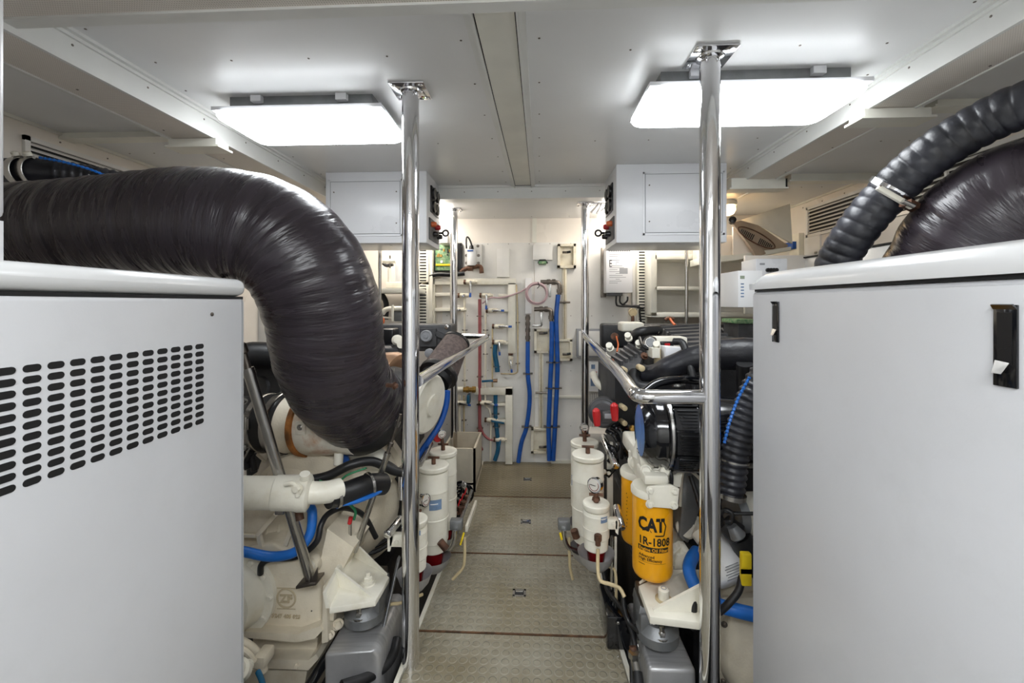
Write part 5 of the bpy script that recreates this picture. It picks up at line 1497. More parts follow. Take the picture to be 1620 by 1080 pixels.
# ================================================================== fuel separators along the walkway
def separator(c, ztop, r, H, label, tall=True, lab=None, group='tall white separators', drip=True, zbowl=None):
    """c: (x, y); ztop: top of the lid; H: canister length"""
    x, y = c
    t = thing('fuel_separator', label, 'fuel separator', (x, y, ztop - H - .16), group)
    z = ztop
    b = B('engine_white').lathe([(0, r * .95), (.006, r * 1.03), (.020, r * 1.03), (.024, r * .97)], (x, y, z - .026), (0, 0, 1), 40)
    b.build('lid', parent=t)
    b = B('engine_white').lathe([(0, r * .93), (.004, r), (H * .30, r), (H * .305, r * 1.03), (H * .32, r * 1.03), (H * .325, r), (H * .66, r), (H * .665, r * 1.02), (H * .68, r * 1.02), (H * .69, r), (H - .028, r * .985)], (x, y, z - H), (0, 0, 1), 40)
    can = b.build('canister', parent=t)
    if lab is not None:
        b = B('blue_label'); arc_strip(Vector((x, y, 0)), y, r * 1.005, lab[0], -lab[1] / 2, lab[1] / 2, z - H * lab[2] - lab[3], z - H * lab[2], b)
        b.use('label_white'); arc_strip(Vector((x, y, 0)), y, r * 1.008, lab[0], -lab[1] * .4, lab[1] * .2, z - H * lab[2] - lab[3] * .45, z - H * lab[2] - lab[3] * .36, b)
        b.build('label', parent=can)
    b = B('brown_metal').cyl((x, y, z - .004), (x, y, z + .028), .010, 12).cyl((x - .026, y + .004, z + .026), (x + .026, y - .004, z + .028), .0055, 10)
    b.build('t_handle', parent=t)
    b = B('engine_white').lathe([(-.045, r * .80), (-.040, r * .9), (0, r * .93)], (x, y, z - H), (0, 0, 1), 40); b.build('collar', parent=t)
    b = B('red_bowl').lathe([(-.115, r * .45), (-.105, r * .60), (-.045, r * .74)], (x, y, z - H), (0, 0, 1), 32); b.build('sight_bowl', parent=t)
    b = B('dull_steel').lathe([(-.14, .010), (-.112, .014)], (x, y, z - H), (0, 0, 1), 14); b.build('drain', parent=t)
    if drip:
        R = r * 1.12 if tall else r * 1.36
        zb = z - H - (.142 if tall else .124) if zbowl is None else zbowl
        prof = [(0, R * .35), (.006, R * .55), (.030, R * .85), (.060, R), (.066, R * 1.04), (.061, R * .97), (.034, R * .80), (.012, R * .5), (.010, .002)]
        B('bowl_steel').lathe(prof, (x, y, zb), (0, 0, 1), 40, caps=True).build('drip_bowl', parent=t, smooth=60)
    return t
def gauge(t, c, ax, R=.024, m='glass_dial'):
    c = Vector(c); ax = Vector(ax).normalized()
    b = B('chrome').lathe([(-.020, R * .9), (-.018, R), (.0, R), (.003, R * 1.08), (.007, R * 1.08), (.008, R * .9)], c, ax, 30)
    g = b.build('gauge', parent=t)
    b = B(m).lathe([(.0085, R * .9), (.0086, .001)], c, ax, 28, caps=False)
    u = ax.cross(Vector((0, 0, 1))).normalized()
    b.use('label_black').obox(c + ax * .0092 + u * .004, u * (R * .45), ax * .0003, ax.cross(u) * .0012)
    b.use('red_bowl').torus(c + ax * .0088, ax, R * .72, .0012, 24, 6, .6)
    b.build('dial', parent=g)
    return g
def sep_px(px, Y, ptop, pbot, dpx, label, tall, lab=None, **k):
    c = W(px, 700, Y); zt = W(px, ptop, Y).z; zb = W(px, pbot, Y).z
    return separator((c.x, Y), zt, S(dpx / 2, Y), zt - zb, label, tall, lab, **k), c, zt, zb
# left pair + small one
tb, c, zt, zb = sep_px(701, 2.13, 711, 818, 43, 'tall white fuel separator behind its twin with the blue label', True, None)
ta, c, zt, zb = sep_px(686, 1.92, 733, 852, 47, 'tall white fuel separator with a blue label next to the thick post', True, (.35, .055, .40, .045))
A = Vector((c.x, 1.92, 0))
gauge(ta, W(672, 791, 1.80), (.9, -.5, .1), .025)
tc, c, zt, zb = sep_px(656, 1.62, 818, 880, 40, 'short yellowed fuel separator half hidden by the thick post', False, (.2, .05, .2, .02), group='short yellowed separators')
b = B('engine_white').box(W(615, 846, 1.60), W(640, 866, 1.60) + Vector((0, .03, 0)), .004)
b.prism([W(613, 848, 1.60), W(622, 848, 1.60), W(617, 872, 1.60), W(613, 872, 1.60)], (0, .01, 0), .001)
b.hexbolt(W(628, 856, 1.60), (0, -1, 0), .008, .008)
b.build('wall_bracket', parent=tc)
# top gauge and red cap of the rear one
g = W(699, 690, 2.13)
gauge(tb, g + Vector((0, 0, .012)), (.6, -1, 0), .020)
B('brown_metal').cyl(W(701, 712, 2.13), g, .008, 10).build('gauge_stem', parent=tb)
B('red_plastic').lathe([(0, .02), (.02, .024), (.03, .02)], W(692, 690, 2.17), (.3, -1, 0), 20).build('red_cap', parent=tb)
# right pair + small one
td, c, zt, zb = sep_px(925, 2.10, 697, 800, 43, 'tall white fuel separator farther along under the slender post', True, (-1.1, .03, .5, .05))
te, c, zt, zb = sep_px(930, 1.90, 716, 838, 49, 'tall white fuel separator with a grey valve block beside the yellow oil filters', True, None)
tf, c, zt, zb = sep_px(943, 1.66, 793, 848, 41, 'short yellowed fuel separator with a round gauge on its lid', False, (.5, .03, .28, .022), group='short yellowed separators')
g = W(941, 767, 1.66)
gauge(tf, g, (-.75, -1, .15), .027)
B('brown_metal').cyl(W(943, 793, 1.66), W(943, 776, 1.66), .009, 10).lathe([(0, .016), (.012, .014)], W(943, 791, 1.66), (0, 0, 1), 6).build('gauge_stem', parent=tf)
b = B('brown_metal').cyl(W(946, 845, 1.60), W(946, 862, 1.60), .010, 12).lathe([(0, .014), (.02, .014)], W(946, 846, 1.60), (0, 0, -1), 8); b.build('outlet', parent=tf)
b = B('engine_white').box(W(962, 822, 1.62), W(978, 838, 1.62) + Vector((0, .03, 0)), .003)
b.prism([W(974, 822, 1.62), W(979, 824, 1.62), W(978, 846, 1.62), W(974, 842, 1.62)], (0, .03, 0), .001); b.hexbolt(W(970, 829, 1.62), (0, -1, 0), .007, .007)
b.build('wall_bracket', parent=tf)
g = W(925, 680, 2.10)
gauge(td, g + Vector((0, 0, .01)), (.3, -1, 0), .020)
B('brown_metal').cyl(W(925, 697, 2.1), g, .010, 10).build('gauge_stem', parent=td)
for T, p1_, p2_, px, sgn in ((ta, (722, 832), (700, 870), 720, -1), (te, (893, 812), (915, 838), 892, 1)):
    Y = 1.90
    b = B('grey_cast').box(W(px - 9, 824, Y), W(px + 11, 840, Y) + Vector((0, .04, 0)), .006); b.build('valve_block', parent=T)
    b = B('steel').tube([W(px + sgn * 0, 838, Y - .01), W(px + sgn * 1, 852, Y - .01), W(px + sgn * 8, 866, Y), W(px + sgn * 24, 872, Y + .01)], .011, 14, sm=6); b.build('transfer_pipe', parent=T)
    b = B('yellow_plastic').bar(W(px + (14 if sgn < 0 else -6), 842, Y - .02), W(px + (8 if sgn < 0 else -3), 862 if sgn < 0 else 854, Y - .03), .010, .006, bev=.002); b.build('lever', parent=T)
    b = B('tan_hose').tube([W(px + (15 if sgn < 0 else 8), 850, Y), W(px + (15 if sgn < 0 else 9), 880, Y), W(px + (12 if sgn < 0 else 10), 898, Y), W(px + (-4 if sgn < 0 else 14), 916, Y)], .0065, 10, sm=6); b.build('drain_tube', parent=T)
    b = B('brown_metal').cyl(W(px - (24 if sgn < 0 else -16), 856 if sgn < 0 else 838, Y - .05), W(px - (14 if sgn < 0 else -20), 868 if sgn < 0 else 850, Y - .05), .016, 12); b.build('elbow', parent=T)
# valve manifold with red handles on the left kerb
t = thing('valve_manifold', 'row of small brown pipe valves with red handles beside the walkway kerb', 'valves', W(735, 800, 2.3))
b = B('steel').cyl(W(746, 776, 2.62), W(726, 830, 2.10), .010, 12); b.build('header', parent=t)
for k, (px, py, y) in enumerate(((741, 790, 2.5), (736, 799, 2.4), (731, 808, 2.3))):
    v_ = B('brown_metal').cyl(W(px - 14, py + 4, y), W(px + 3, py + 2, y), .010, 10).lathe([(-.015, .016), (.015, .016)], W(px - 2, py - 2, y), (0, 0, 1), 10).build('valve', parent=t)
    B('red_plastic').bar(W(px - 6, py - 8, y), W(px - 3, py - 18, y), .012, .008, bev=.002).build('handle', parent=v_)
b = B('engine_white').bar(W(753, 795, 2.55), W(738, 836, 2.12), .014, .03, bev=.002); b.build('rail', parent=t)
# thin cream pipes dropping into the bilge on the right
hose_thing('drain_tube', [W(946, 868, 1.60), W(946, 900, 1.58), W(950, 918, 1.56), W(966, 924, 1.54), W(980, 930, 1.52), W(988, 944, 1.50)], .0065, 'tan_hose', 'thin cream drain tube bending under the short separator with the round gauge')
hose_thing('drain_tube', [W(952, 892, 1.75), W(968, 898, 1.72), W(974, 908, 1.70), W(975, 950, 1.68)], .0055, 'tan_hose', 'thin cream tube dropping behind the bent drain tube')
# upright channel carrying the right-hand separators
t = thing('separator_stand', 'white slotted upright and steel tubes carrying the separators by the oil filters', 'stand', W(968, 880, 1.72))
b = B('engine_white').box(W(961, 700, 2.0), W(970, 835, 2.0) + Vector((0, .02, 0)), .002); b.box(W(954, 742, 1.98), W(968, 752, 1.98), .002)
b.hexbolt(W(955, 746, 1.96), (0, -1, 0), .008, .008); b.hexbolt(W(963, 748, 1.96), (0, -1, 0), .006, .008)
b.build('upright', parent=t)
B('steel').cyl(W(969, 848, 1.72), W(968, 975, 1.72), .008, 12).build('leg', parent=t)
B('engine_white').box(W(971, 850, 1.76), W(976, 970, 1.76) + Vector((0, .01, 0)), .001).build('leg', parent=t)
B('steel').box(W(962, 968, 1.70), W(998, 974, 1.70) + Vector((0, .05, 0)), .003).build('foot', parent=t)
for P, Q, r_, lb in (((954, 690, 2.05), (975, 738, 1.86), .017, 'polished steel tube sloping beside the white separator upright'),
                     ((975, 800, 1.75), (984, 836, 1.66), .015, 'short polished steel tube end over the short separator bracket'),
                     ((633, 820, 1.66), (612, 846, 1.56), .016, 'short polished tube end pointing left behind the thick post')):
    a, q = W(*P), W(*Q); b = B('chrome').cyl(a, q, r_, 20, .004); b.build('tube_handle', label=lb.replace('left', 'at the gearbox'), cat='tube')
b = B('chrome').tube([W(648, 730, 1.9), W(640, 738, 1.82), W(636, 750, 1.80), W(636, 790, 1.78)], .014, 14, sm=6); b.build('tube_handle', label='bent polished tube just behind the thick post and white cooler elbow', cat='tube')
b = B('steel').cyl(W(664, 735, 1.88), W(682, 702, 2.1), .012, 14); b.build('tube_handle', label='slanted steel tube above the blue-labelled separator', cat='tube')
# black cables and fittings in the gap right of the walkway
random.seed(11)
for k, (pts, r_) in enumerate(((((955, 905, 1.8), (962, 935, 1.72), (985, 965, 1.62), (1000, 1000, 1.55), (1008, 1040, 1.48)), .009),
                              (((985, 940, 1.6), (988, 965, 1.58), (996, 985, 1.56), (1012, 1000, 1.52)), .008),
                              (((960, 870, 1.9), (958, 920, 1.85), (970, 960, 1.8), (975, 1020, 1.7)), .011),
                              (((1010, 985, 1.6), (1002, 1010, 1.55), (1000, 1040, 1.5), (1002, 1100, 1.4)), .010),
                              (((990, 760, 2.0), (988, 820, 1.95), (1000, 870, 1.9), (1015, 890, 1.85)), .012))):
    hose_thing('cable_sleeve', [W(*p) for p in pts], r_, 'black_rubber',
        ['black cable curving down beside the walkway kerb', 'short black cable crossing below the bent drain tube', 'black cable hanging behind the drip bowls',
         'black hose rising at the foot of the grey labelled mount', 'black cable passing behind the half hidden yellow filter'][k], 'cable')
t = thing('hydraulic_fitting', 'steel hydraulic hose fitting in the gap between walkway and engine bed', 'fitting', W(1006, 1050, 1.45))
b = B('steel').cyl(W(1003, 1035, 1.48), W(1008, 1064, 1.44), .014, 16).lathe([(0, .019), (.02, .019)], W(1003, 1040, 1.47), (0, 0, 1), 6); b.use('brown_metal').cyl(W(1001, 1022, 1.49), W(1003, 1036, 1.48), .013, 14)
b.build('ferrule', parent=t)
B('black_rubber').cyl(W(1008, 1063, 1.44), W(1014, 1110, 1.38), .017, 16).build('hose_end', parent=t)
t = thing('hydraulic_fitting', 'small pale fitting behind the steel one beside the bed', 'fitting', W(1008, 1015, 1.6))
B('steel').cyl(W(1004, 1008, 1.6), W(1010, 1024, 1.58), .014, 14).hexbolt(W(1008, 1012, 1.58), (0, -1, 0), .010, .01).build('union', parent=t)
b = B('gloss_black').box(W(960, 975, 1.62), W(1000, 1030, 1.62) + Vector((0, .2, 0)), .01); b.use('steel').hexbolt(W(978, 985, 1.62), (0, -1, 0), .004, .003); b.hexbolt(W(978, 1040, 1.60), (0, -1, 0), .005, .004)
b.build('pump_box', label='glossy black box low beside the walkway kerb and drain tube', cat='box')
b = B('grey_cast').box((.37, 1.40, -.36), (.50, 1.9, -.06), .01); b.build('bilge_box', label='grey metal box deep in the gap by the walkway', cat='box')
# open bin at the far end of the walkway
t = thing('storage_bin', 'cream open-top bin at the far end of the walkway below the pipes', 'bin', W(745, 745, 3.2))
p0, p1_ = W(722, 690, 3.3), W(756, 690, 3.3)
x0, x1, y0, y1, zt, zb = W(700, 712, 2.95).x, W(752, 712, 2.95).x, 2.95, 3.34, W(700, 709, 2.95).z, -.05
b = B('grey_bin')
b.box((x0, y0, zb), (x1, y0 + .015, zt)); b.box((x0, y1 - .015, zb), (x1, y1, zt)); b.box((x0, y0, zb), (x0 + .015, y1, zt)); b.box((x1 - .015, y0, zb), (x1, y1, zt)); b.box((x0, y0, zt - .25), (x1, y1, zt - .235))
b.build('walls', parent=t)
B('bin_inside').box((x0 + .016, y0 + .016, zt - .234), (x1 - .016, y1 - .016, zt - .23)).build('liner', parent=t)
random.seed(5)
t = thing('hose_coil', 'dark tangle of hoses on the bilge floor below the cream bin', 'hoses', W(742, 780, 2.8))
for k in range(5):
    c = W(722 + 3 * k, 775 + 7 * (k % 3), 2.75)
    B('gloss_black').torus(c, (random.uniform(-.4, .4), -1, random.uniform(-.5, .5)),   .035 + .006 * k, .008, 30, 8).build('loop', parent=t)
B('steel').hexbolt(W(734, 766, 2.7), (0, -1, .4), .012, .02).build('union', parent=t)
# ================================================================== far wall: pipework, boards, shelves
YW = 3.50                                        # depth of things fixed on the far wall
def Wf(px, py, d=0.0): return W(px, py, YW - d)
def wbox(b, x0, y0, x1, y1, d0=0.0, d1=.03, bev=.001):
    """box on the far wall between two photo corners, standing out d1"""
    a, c = Wf(x0, y0, 0), Wf(x1, y1, 0)
    b.box((a.x, YW + .03 - d0, c.z), (c.x, YW - d1, a.z), bev)
    return b
# square-section cream duct frames
t = thing('pipe_casing', 'tall white square pipe casing framing the upper valves on the far wall', 'pipe casing', Wf(745, 555))
for nm, r in (('upright', (675, 441, 689, 520)), ('top_rail', (675, 441, 816, 450)), ('upright', (804, 448, 816, 558)), ('shelf_rail', (689, 463, 730, 468)), ('shelf_rail', (689, 487, 725, 492))):
    wbox(B('engine_white'), *r, d1=.035 if nm != 'shelf_rail' else .02).build(nm, parent=t)
t = thing('pipe_casing', 'lower white square pipe casing reaching down to the walkway end', 'pipe casing', Wf(770, 730))
wbox(B('engine_white'), 752, 612, 811, 623, d1=.045).build('top_rail', parent=t)
wbox(B('engine_white'), 800, 612, 811, 731, d1=.045).build('upright', parent=t)
t = thing('brass_valve', 'brass ball valve with a green lever at the end of the lower casing', 'valve', Wf(740, 617))
B('engine_white').cyl(Wf(722, 616, .02), Wf(735, 616, .02), .026, 16).build('white_pipe', parent=t)
B('brass').lathe([(0, .022), (.02, .022), (.022, .026), (.045, .026), (.048, .02), (.07, .02), (.072, .026), (.10, .026), (.105, .02)], Wf(733, 616, .03), (1, 0, 0), 8).build('valve_body', parent=t)
wbox(B('teal_hose'), 740, 623, 744, 637, d1=.06).build('lever', parent=t)

# vertical slim pipes with brackets
def pipe(name, pts, r, m, label, cat='pipe', brackets=(), sm=0, n=12):
    t = thing(name, label, cat, Wf(*pts[-1]))
    B(m).tube([Wf(*p, .035) for p in pts], r, n, sm=sm).build('pipe', parent=t)
    for px, py in brackets:
        c = Wf(px, py, .03)
        b = B('dull_steel').box(c + Vector((-r - .012, -.004, -.004)), c + Vector((r + .012, .03, .004)), .001)
        b.torus(c + Vector((0, -.005, 0)), (0, 0, 1), r + .001, .002, 16, 6)
        b.build('pipe_clip', parent=t)
    return t
P1 = 'thin cream pipes on the far wall'
pipe('cream_pipe', [(735, 470), (735, 612)], .009, 'pipe_cream', 'thin cream pipe nearest the brown cone filter on the far wall', brackets=[(735, 522), (735, 602)])
pipe('cream_pipe', [(768, 495), (768, 612), (768, 640), (776, 655), (776, 728)], .008, 'pipe_cream', 'thin cream pipe just beside the dull red hose', brackets=[(768, 522), (768, 560)], sm=3)
pipe('cream_pipe', [(779, 520), (779, 612)], .007, 'aged_cream', 'yellowed thin pipe above the dark blue hose', brackets=[(779, 550)])
pipe('cream_pipe', [(817, 450), (819, 500), (819, 575), (816, 590), (792, 591)], .006, 'aged_cream', 'long bare pipe bending round beside the white casing', brackets=[(819, 510), (819, 575)], sm=5)
pipe('cream_pipe', [(727, 625), (727, 700)], .010, 'pipe_cream', 'short cream pipe above the cream bin', brackets=[(727, 690)])
pipe('cream_pipe', [(734, 625), (734, 700)], .007, 'aged_cream', 'short yellowed pipe above the cream bin', brackets=[(734, 665)])
pipe('red_hose', [(759, 473), (759, 560), (759, 690), (762, 712)], .0135, 'red_hose', 'dull red hose running down the far wall behind the rail end', 'hose', [(759, 500), (759, 596), (759, 640), (759, 678)], sm=5)
pipe('red_hose', [(759, 670), (764, 685), (773, 694), (782, 696)], .010, 'red_hose', 'short red hose sweeping to the bottom valve beside the bin', 'hose', sm=6)
pipe('dark_blue_hose', [(784, 545), (783, 560), (786, 578), (787, 588)], .020, 'teal_hose', 'short dark blue hose below the bent valve on the far wall', 'hose', [(785, 580)], sm=5)
pipe('dark_blue_hose', [(784, 625), (784, 660), (787, 690), (788, 710), (783, 728)], .017, 'teal_hose', 'dark blue hose running down behind the lower valves', 'hose', [(784, 655), (785, 675)], sm=5)
# valves with steel levers
def valve(px, py, label, horiz=True, lever=None, m='pipe_cream', lm='steel', L=26, down=False):
    t = thing('ball_valve', label, 'valve', Wf(px, py))
    c = Wf(px, py, .04)
    b = B(m).lathe([(-S(12, YW), .012), (-.035, .012), (-.033, .018), (.033, .018), (.035, .012), (S(10, YW), .012)], c, (1, 0, 0) if horiz else (0, 0, 1), 14)
    b.use('brown_metal').lathe([(-.008, .020), (.008, .020)], c + Vector((-.05, 0, 0) if horiz else (0, 0, .05)), (1, 0, 0) if horiz else (0, 0, 1), 8)
    b.use('steel').cyl(c, c + Vector((0, -.032, 0)), .009, 12)
    b.build('valve_body', parent=t)
    e = Vector((S(lever[0], YW), 0, -S(lever[1], YW)))
    b = B(lm).bar(c + Vector((0, -.034, 0)), c + Vector((0, -.036, 0)) + e, .015, .005, up=(0, 1, 0), bev=.002)
    lv = b.build('lever', parent=t)
    if lm == 'steel': B('blue_hose').bar(c + Vector((0, -.036, 0)) + e * .72, c + Vector((0, -.037, 0)) + e * 1.0, .017, .007, up=(0, 1, 0), bev=.002).build('grip', parent=lv)
valve(745, 446, 'upper cream valve with a blue-tipped lever hanging down beneath the brown elbow', lever=(0, 24))
valve(770, 467, 'cream valve with a long lever pointing down where the pink hose begins', lever=(0, 22))
valve(780, 491, 'cream valve with its lever lying level under the pink hose', lever=(18, 0))
valve(790, 516, 'cream valve with a level lever touching the white casing', lever=(20, 0))
valve(790, 541, 'cream valve with a lever pointing down above the dark blue hose', lever=(1, 20))
valve(808, 570, 'narrow upright valve at the foot of the upper white casing', horiz=False, lever=(2, 18))
valve(735, 467, 'cream valve with a rust-brown collar behind the slender post', lever=(-2, 2))
valve(728, 490, 'cream valve with a blue-grey lever half behind the slender post', lever=(-8, 0))
valve(728, 637, 'cream valve with a level lever beside the slender post above the bin', lever=(18, 2))
valve(768, 637, 'upper one of three cream valves beside the lower casing', lever=(20, 2))
valve(778, 664, 'middle one of three cream valves, its dark lever lying level', lever=(20, 3), lm='teal_hose')
valve(792, 695, 'bottom valve where the short red hose ends', lever=(-4, 20), lm='teal_hose')
t = thing('ball_valve', 'copper valve with a long dark blue level lever above the lower casing', 'valve', Wf(782, 602))
B('copper_foil').lathe([(-.02, .014), (.02, .014)], Wf(783, 602, .04), (1, 0, 0), 10).build('valve_body', parent=t)
B('teal_hose').bar(Wf(780, 602, .06), Wf(762, 603, .06), .018, .008, up=(0, 1, 0), bev=.003).build('lever', parent=t)
b = B('engine_white')
for r in ((789, 465, 804, 469), (795, 490, 804, 493), (790, 540, 804, 544), (783, 636, 800, 640), (784, 662, 800, 667), (796, 693, 800, 698)): wbox(b, *r, d1=.045)
b.build('branch_pipes', label='short white branch pipes joining the valves to the casings', cat='pipe') if False else b.bm.free()
for k, r in enumerate(((789, 465, 804, 469), (795, 490, 804, 493), (790, 540, 804, 544), (783, 636, 800, 640), (784, 662, 800, 667))):
    wbox(B('engine_white'), *r, d1=.045).build('branch_pipe', label='short white branch pipe from ' + ['the valve where the pink hose begins', 'the level-lever valve under the pink hose', 'the down-lever valve above the dark blue hose', 'the upper of the three lower valves', 'the middle of the three lower valves'][k], cat='pipe')

# blue suction hoses, clamps and their heads
def bluehose(pts, r, clips, label):
    t = thing('suction_hose', label, 'hose', Wf(*pts[-1]), 'royal blue hoses on the far wall')
    B('blue_hose').tube([Wf(*p, .045) for p in pts], r, 18, sm=8).build('hose_body', parent=t, smooth=60)
    for px, py in clips:
        c = Wf(px, py, .045)
        b = B('dull_steel').lathe([(-.005, r + .001), (-.004, r + .004), (.004, r + .004), (.005, r + .001)], c, (0, 0, 1), 20, caps=False)
        b.box(c + Vector((-r - .022, -.004, -.005)), c + Vector((-r, .03, .005)), .001); b.box(c + Vector((r, -.004, -.005)), c + Vector((r + .022, .03, .005)), .001)
        b.build('hose_clip', parent=t)
    return t
bluehose([(873, 508), (873, 540), (872, 575), (870, 620), (868, 680), (869, 728)], .0185, [(872, 573), (871, 614), (868, 675)], 'royal blue hose of the pair, the one hanging from the lower valve')
bluehose([(883, 466), (880, 500), (881, 540), (882, 575), (881, 614), (878, 675), (875, 728)], .0185, [(881, 573), (881, 614), (878, 675)], 'royal blue hose of the pair, the one hanging from the upper elbow')
bluehose([(835, 540), (835, 560), (835, 591), (838, 630), (833, 675), (825, 700), (820, 731)], .0175, [(835, 591), (833, 675)], 'single royal blue hose hanging from a steel coupling')
def head(pts, r, label, levers):
    t = thing('hose_valve', label, 'valve', Wf(*pts[-1]))
    b = B('dull_steel').tube([Wf(*p, .045) for p in pts], r, 16, sm=4)
    for px, py, ax in levers[1]: b.lathe([(-.014, r * 1.35), (.014, r * 1.35)], Wf(px, py, .045), ax, 8)
    b.build('elbow', parent=t)
    for a, c in levers[0]:
        B('steel').bar(Wf(*a, .085), Wf(*c, .085), .016, .004, up=(0, 1, 0), bev=.001).build('lever', parent=t)
head([(855, 446), (870, 446), (882, 447), (885, 452), (885, 466)], .017, 'dark steel elbow valve above the paired blue hoses', ([((870, 449), (870, 470))], [(868, 446, (1, 0, 0)), (885, 460, (0, 0, 1)), (876, 446, (1, 0, 0))]))
head([(845, 489), (860, 489), (870, 490), (872, 496), (872, 508)], .017, 'steel elbow valve with a bent lever under the coiled pink hose', ([((856, 494), (857, 515)), ((857, 515), (842, 515))], [(856, 489, (1, 0, 0)), (872, 502, (0, 0, 1)), (864, 489, (1, 0, 0))]))
head([(835, 498), (835, 520), (835, 540)], .015, 'steel hose coupling on top of the single blue hose', ([], [(835, 503, (0, 0, 1)), (835, 512, (0, 0, 1)), (835, 522, (0, 0, 1)), (835, 534, (0, 0, 1))]))
wbox(B('label_white'), 831, 440, 841, 496, d1=.03).build('white_block', label='small tall white mounting block above the steel coupling', cat='block')
# coiled pink hose
t = thing('coiled_hose', 'pale pink hose coiled in a ring and tied, on the far wall', 'hose', Wf(850, 485))
c = Wf(849, 465, .06)
for k in range(4): B('pink_hose').torus(c + Vector((.003 * (k % 2), -.009 * k, .002 * k)), (.06 * (k - 1.5), -1, .05), .078 + .004 * (k % 3), .0065, 44, 8).build('loop', parent=t)
B('pink_hose').tube([Wf(833, 456, .06), Wf(822, 462, .06), Wf(805, 468, .06), Wf(790, 471, .06), Wf(776, 471, .06), Wf(763, 480, .05)], .0065, 10, sm=7).build('tail', parent=t)
B('black_plastic').tube([Wf(851, 446, .09), Wf(853, 452, .10), Wf(850, 456, .09)], .0028, 6, sm=4).build('tie', parent=t)
# recess boxes with sliding rods
def recess(r, label, knob):
    t = thing('recess_box', label, 'recess box', Wf(r[0], r[3]))
    x0, y0, x1, y1 = r; q = 4
    b = B('pipe_cream')
    for rr_ in ((x0, y0, x1, y0 + q), (x0, y1 - q, x1, y1), (x0, y0, x0 + q, y1), (x1 - q, y0, x1, y1)): wbox(b, *rr_, d1=.022)
    b.build('frame', parent=t)
    wbox(B('pipe_cream'), x0 + q, y0 + q, x1 - q, y1 - q, d1=-.012).build('back', parent=t)
    b = B('dull_steel').cyl(Wf(knob[0] - 3, knob[1], .02), Wf(knob[0] + 4, knob[1], .03), .010, 10); b.use('black_plastic').cyl(Wf(knob[0] + 4, knob[1], .03), Wf(knob[0] + 10, knob[1] - 1, .035), .010, 10)
    b.build('knob', parent=t)
recess((882, 386, 911, 424), 'cream recess box high on the far wall with a small knob', (893, 399))
recess((845, 520, 872, 558), 'cream recess box beside the single blue hose coupling', (856, 527))
recess((880, 536, 905, 570), 'cream recess box beside the pair of blue hoses, bottom of the long rod', (893, 560))
recess((840, 676, 868, 716), 'cream recess box low on the far wall by the feet of the blue hoses', (856, 707))
def rod(x, y0, y1, clips, label):
    t = thing('guide_rod', label, 'rod', Wf(x, y1))
    wbox(B('pipe_cream'), x - 3.5, y0, x + 3.5, y1, d1=.008).build('channel', parent=t)
    B('aged_cream').cyl(Wf(x, y0, .02), Wf(x, y1, .02), .004, 10).build('rod', parent=t)
    for y in clips:
        b = B('dull_steel').cyl(Wf(x - 9, y, .02), Wf(x + 9, y, .02), .008, 10); b.lathe([(-.008, .012), (.008, .012)], Wf(x, y, .02), (1, 0, 0), 8); b.build('guide', parent=t)
rod(893, 424, 536, [478], 'long guide rod running down from the high recess box')
rod(856, 558, 676, [621], 'long guide rod between the two lower recess boxes')
# detector dome and faint rectangular door outline
t = thing('smoke_detector', 'small dark half-round sensor with a greenish base on the far wall', 'sensor', Wf(858, 418))
b = B('black_plastic').prism([Wf(850, 417, 0), Wf(853, 411, 0), Wf(863, 411, 0), Wf(867, 417, 0)], (0, -.05, 0), .004); b.build('hood', parent=t)
b = B('green_board'); wbox(b, 852, 414, 864, 418, d1=.055); b.build('lens', parent=t)
t = thing('access_panel', 'white access panel with faint print lines beside the recess box', 'panel', Wf(858, 412))
b = B('wall_white'); wbox(b, 843, 387, 874, 411, d1=.006); b.build('plate', parent=t)
b = B('label_grey')
for k in range(4): wbox(b, 849, 392 + 4 * k, 868, 392.5 + 4 * k, d1=.0065, bev=0)
b.build('print', parent=t) if False else b.bm.free()
t = thing('access_panel', 'wide plain white access sheet above the valves on the far wall', 'panel', Wf(800, 440))
wbox(B('wall_white'), 786, 393, 806, 438, d1=.006).build('plate', parent=t)

# circuit board on its dark backing behind the slender post
t = thing('circuit_board', 'green circuit board in an open dark case behind the slender post', 'circuit board', Wf(700, 430))
b = B('black_plastic'); wbox(b, 683, 385, 731, 430, d1=.02); b.build('case', parent=t)
b = B('green_board'); wbox(b, 690, 388, 722, 428, d1=.03); bd = b.build('board', parent=t)
b = B('yellow_plastic'); wbox(b, 691, 418, 715, 421, d1=.04); b.build('ribbon_cable', parent=bd)
random.seed(4)
for k in range(12):
    x, y = random.uniform(692, 716), random.uniform(391, 414)
    b = B(random.choice(['label_white', 'black_plastic', 'brass', 'grey_cast'])); wbox(b, x, y, x + random.uniform(1.5, 4), y + random.uniform(1.5, 4), d1=.038, bev=0); b.build('chip', parent=bd)
b = B('black_plastic').tube([Wf(655, 452, .05), Wf(672, 440, .06), Wf(690, 434, .06), Wf(715, 434, .05), Wf(735, 432, .04)], .020, 14, sm=6); b.build('cable_loom', label='thick black cable loom below the green circuit board', cat='cable')
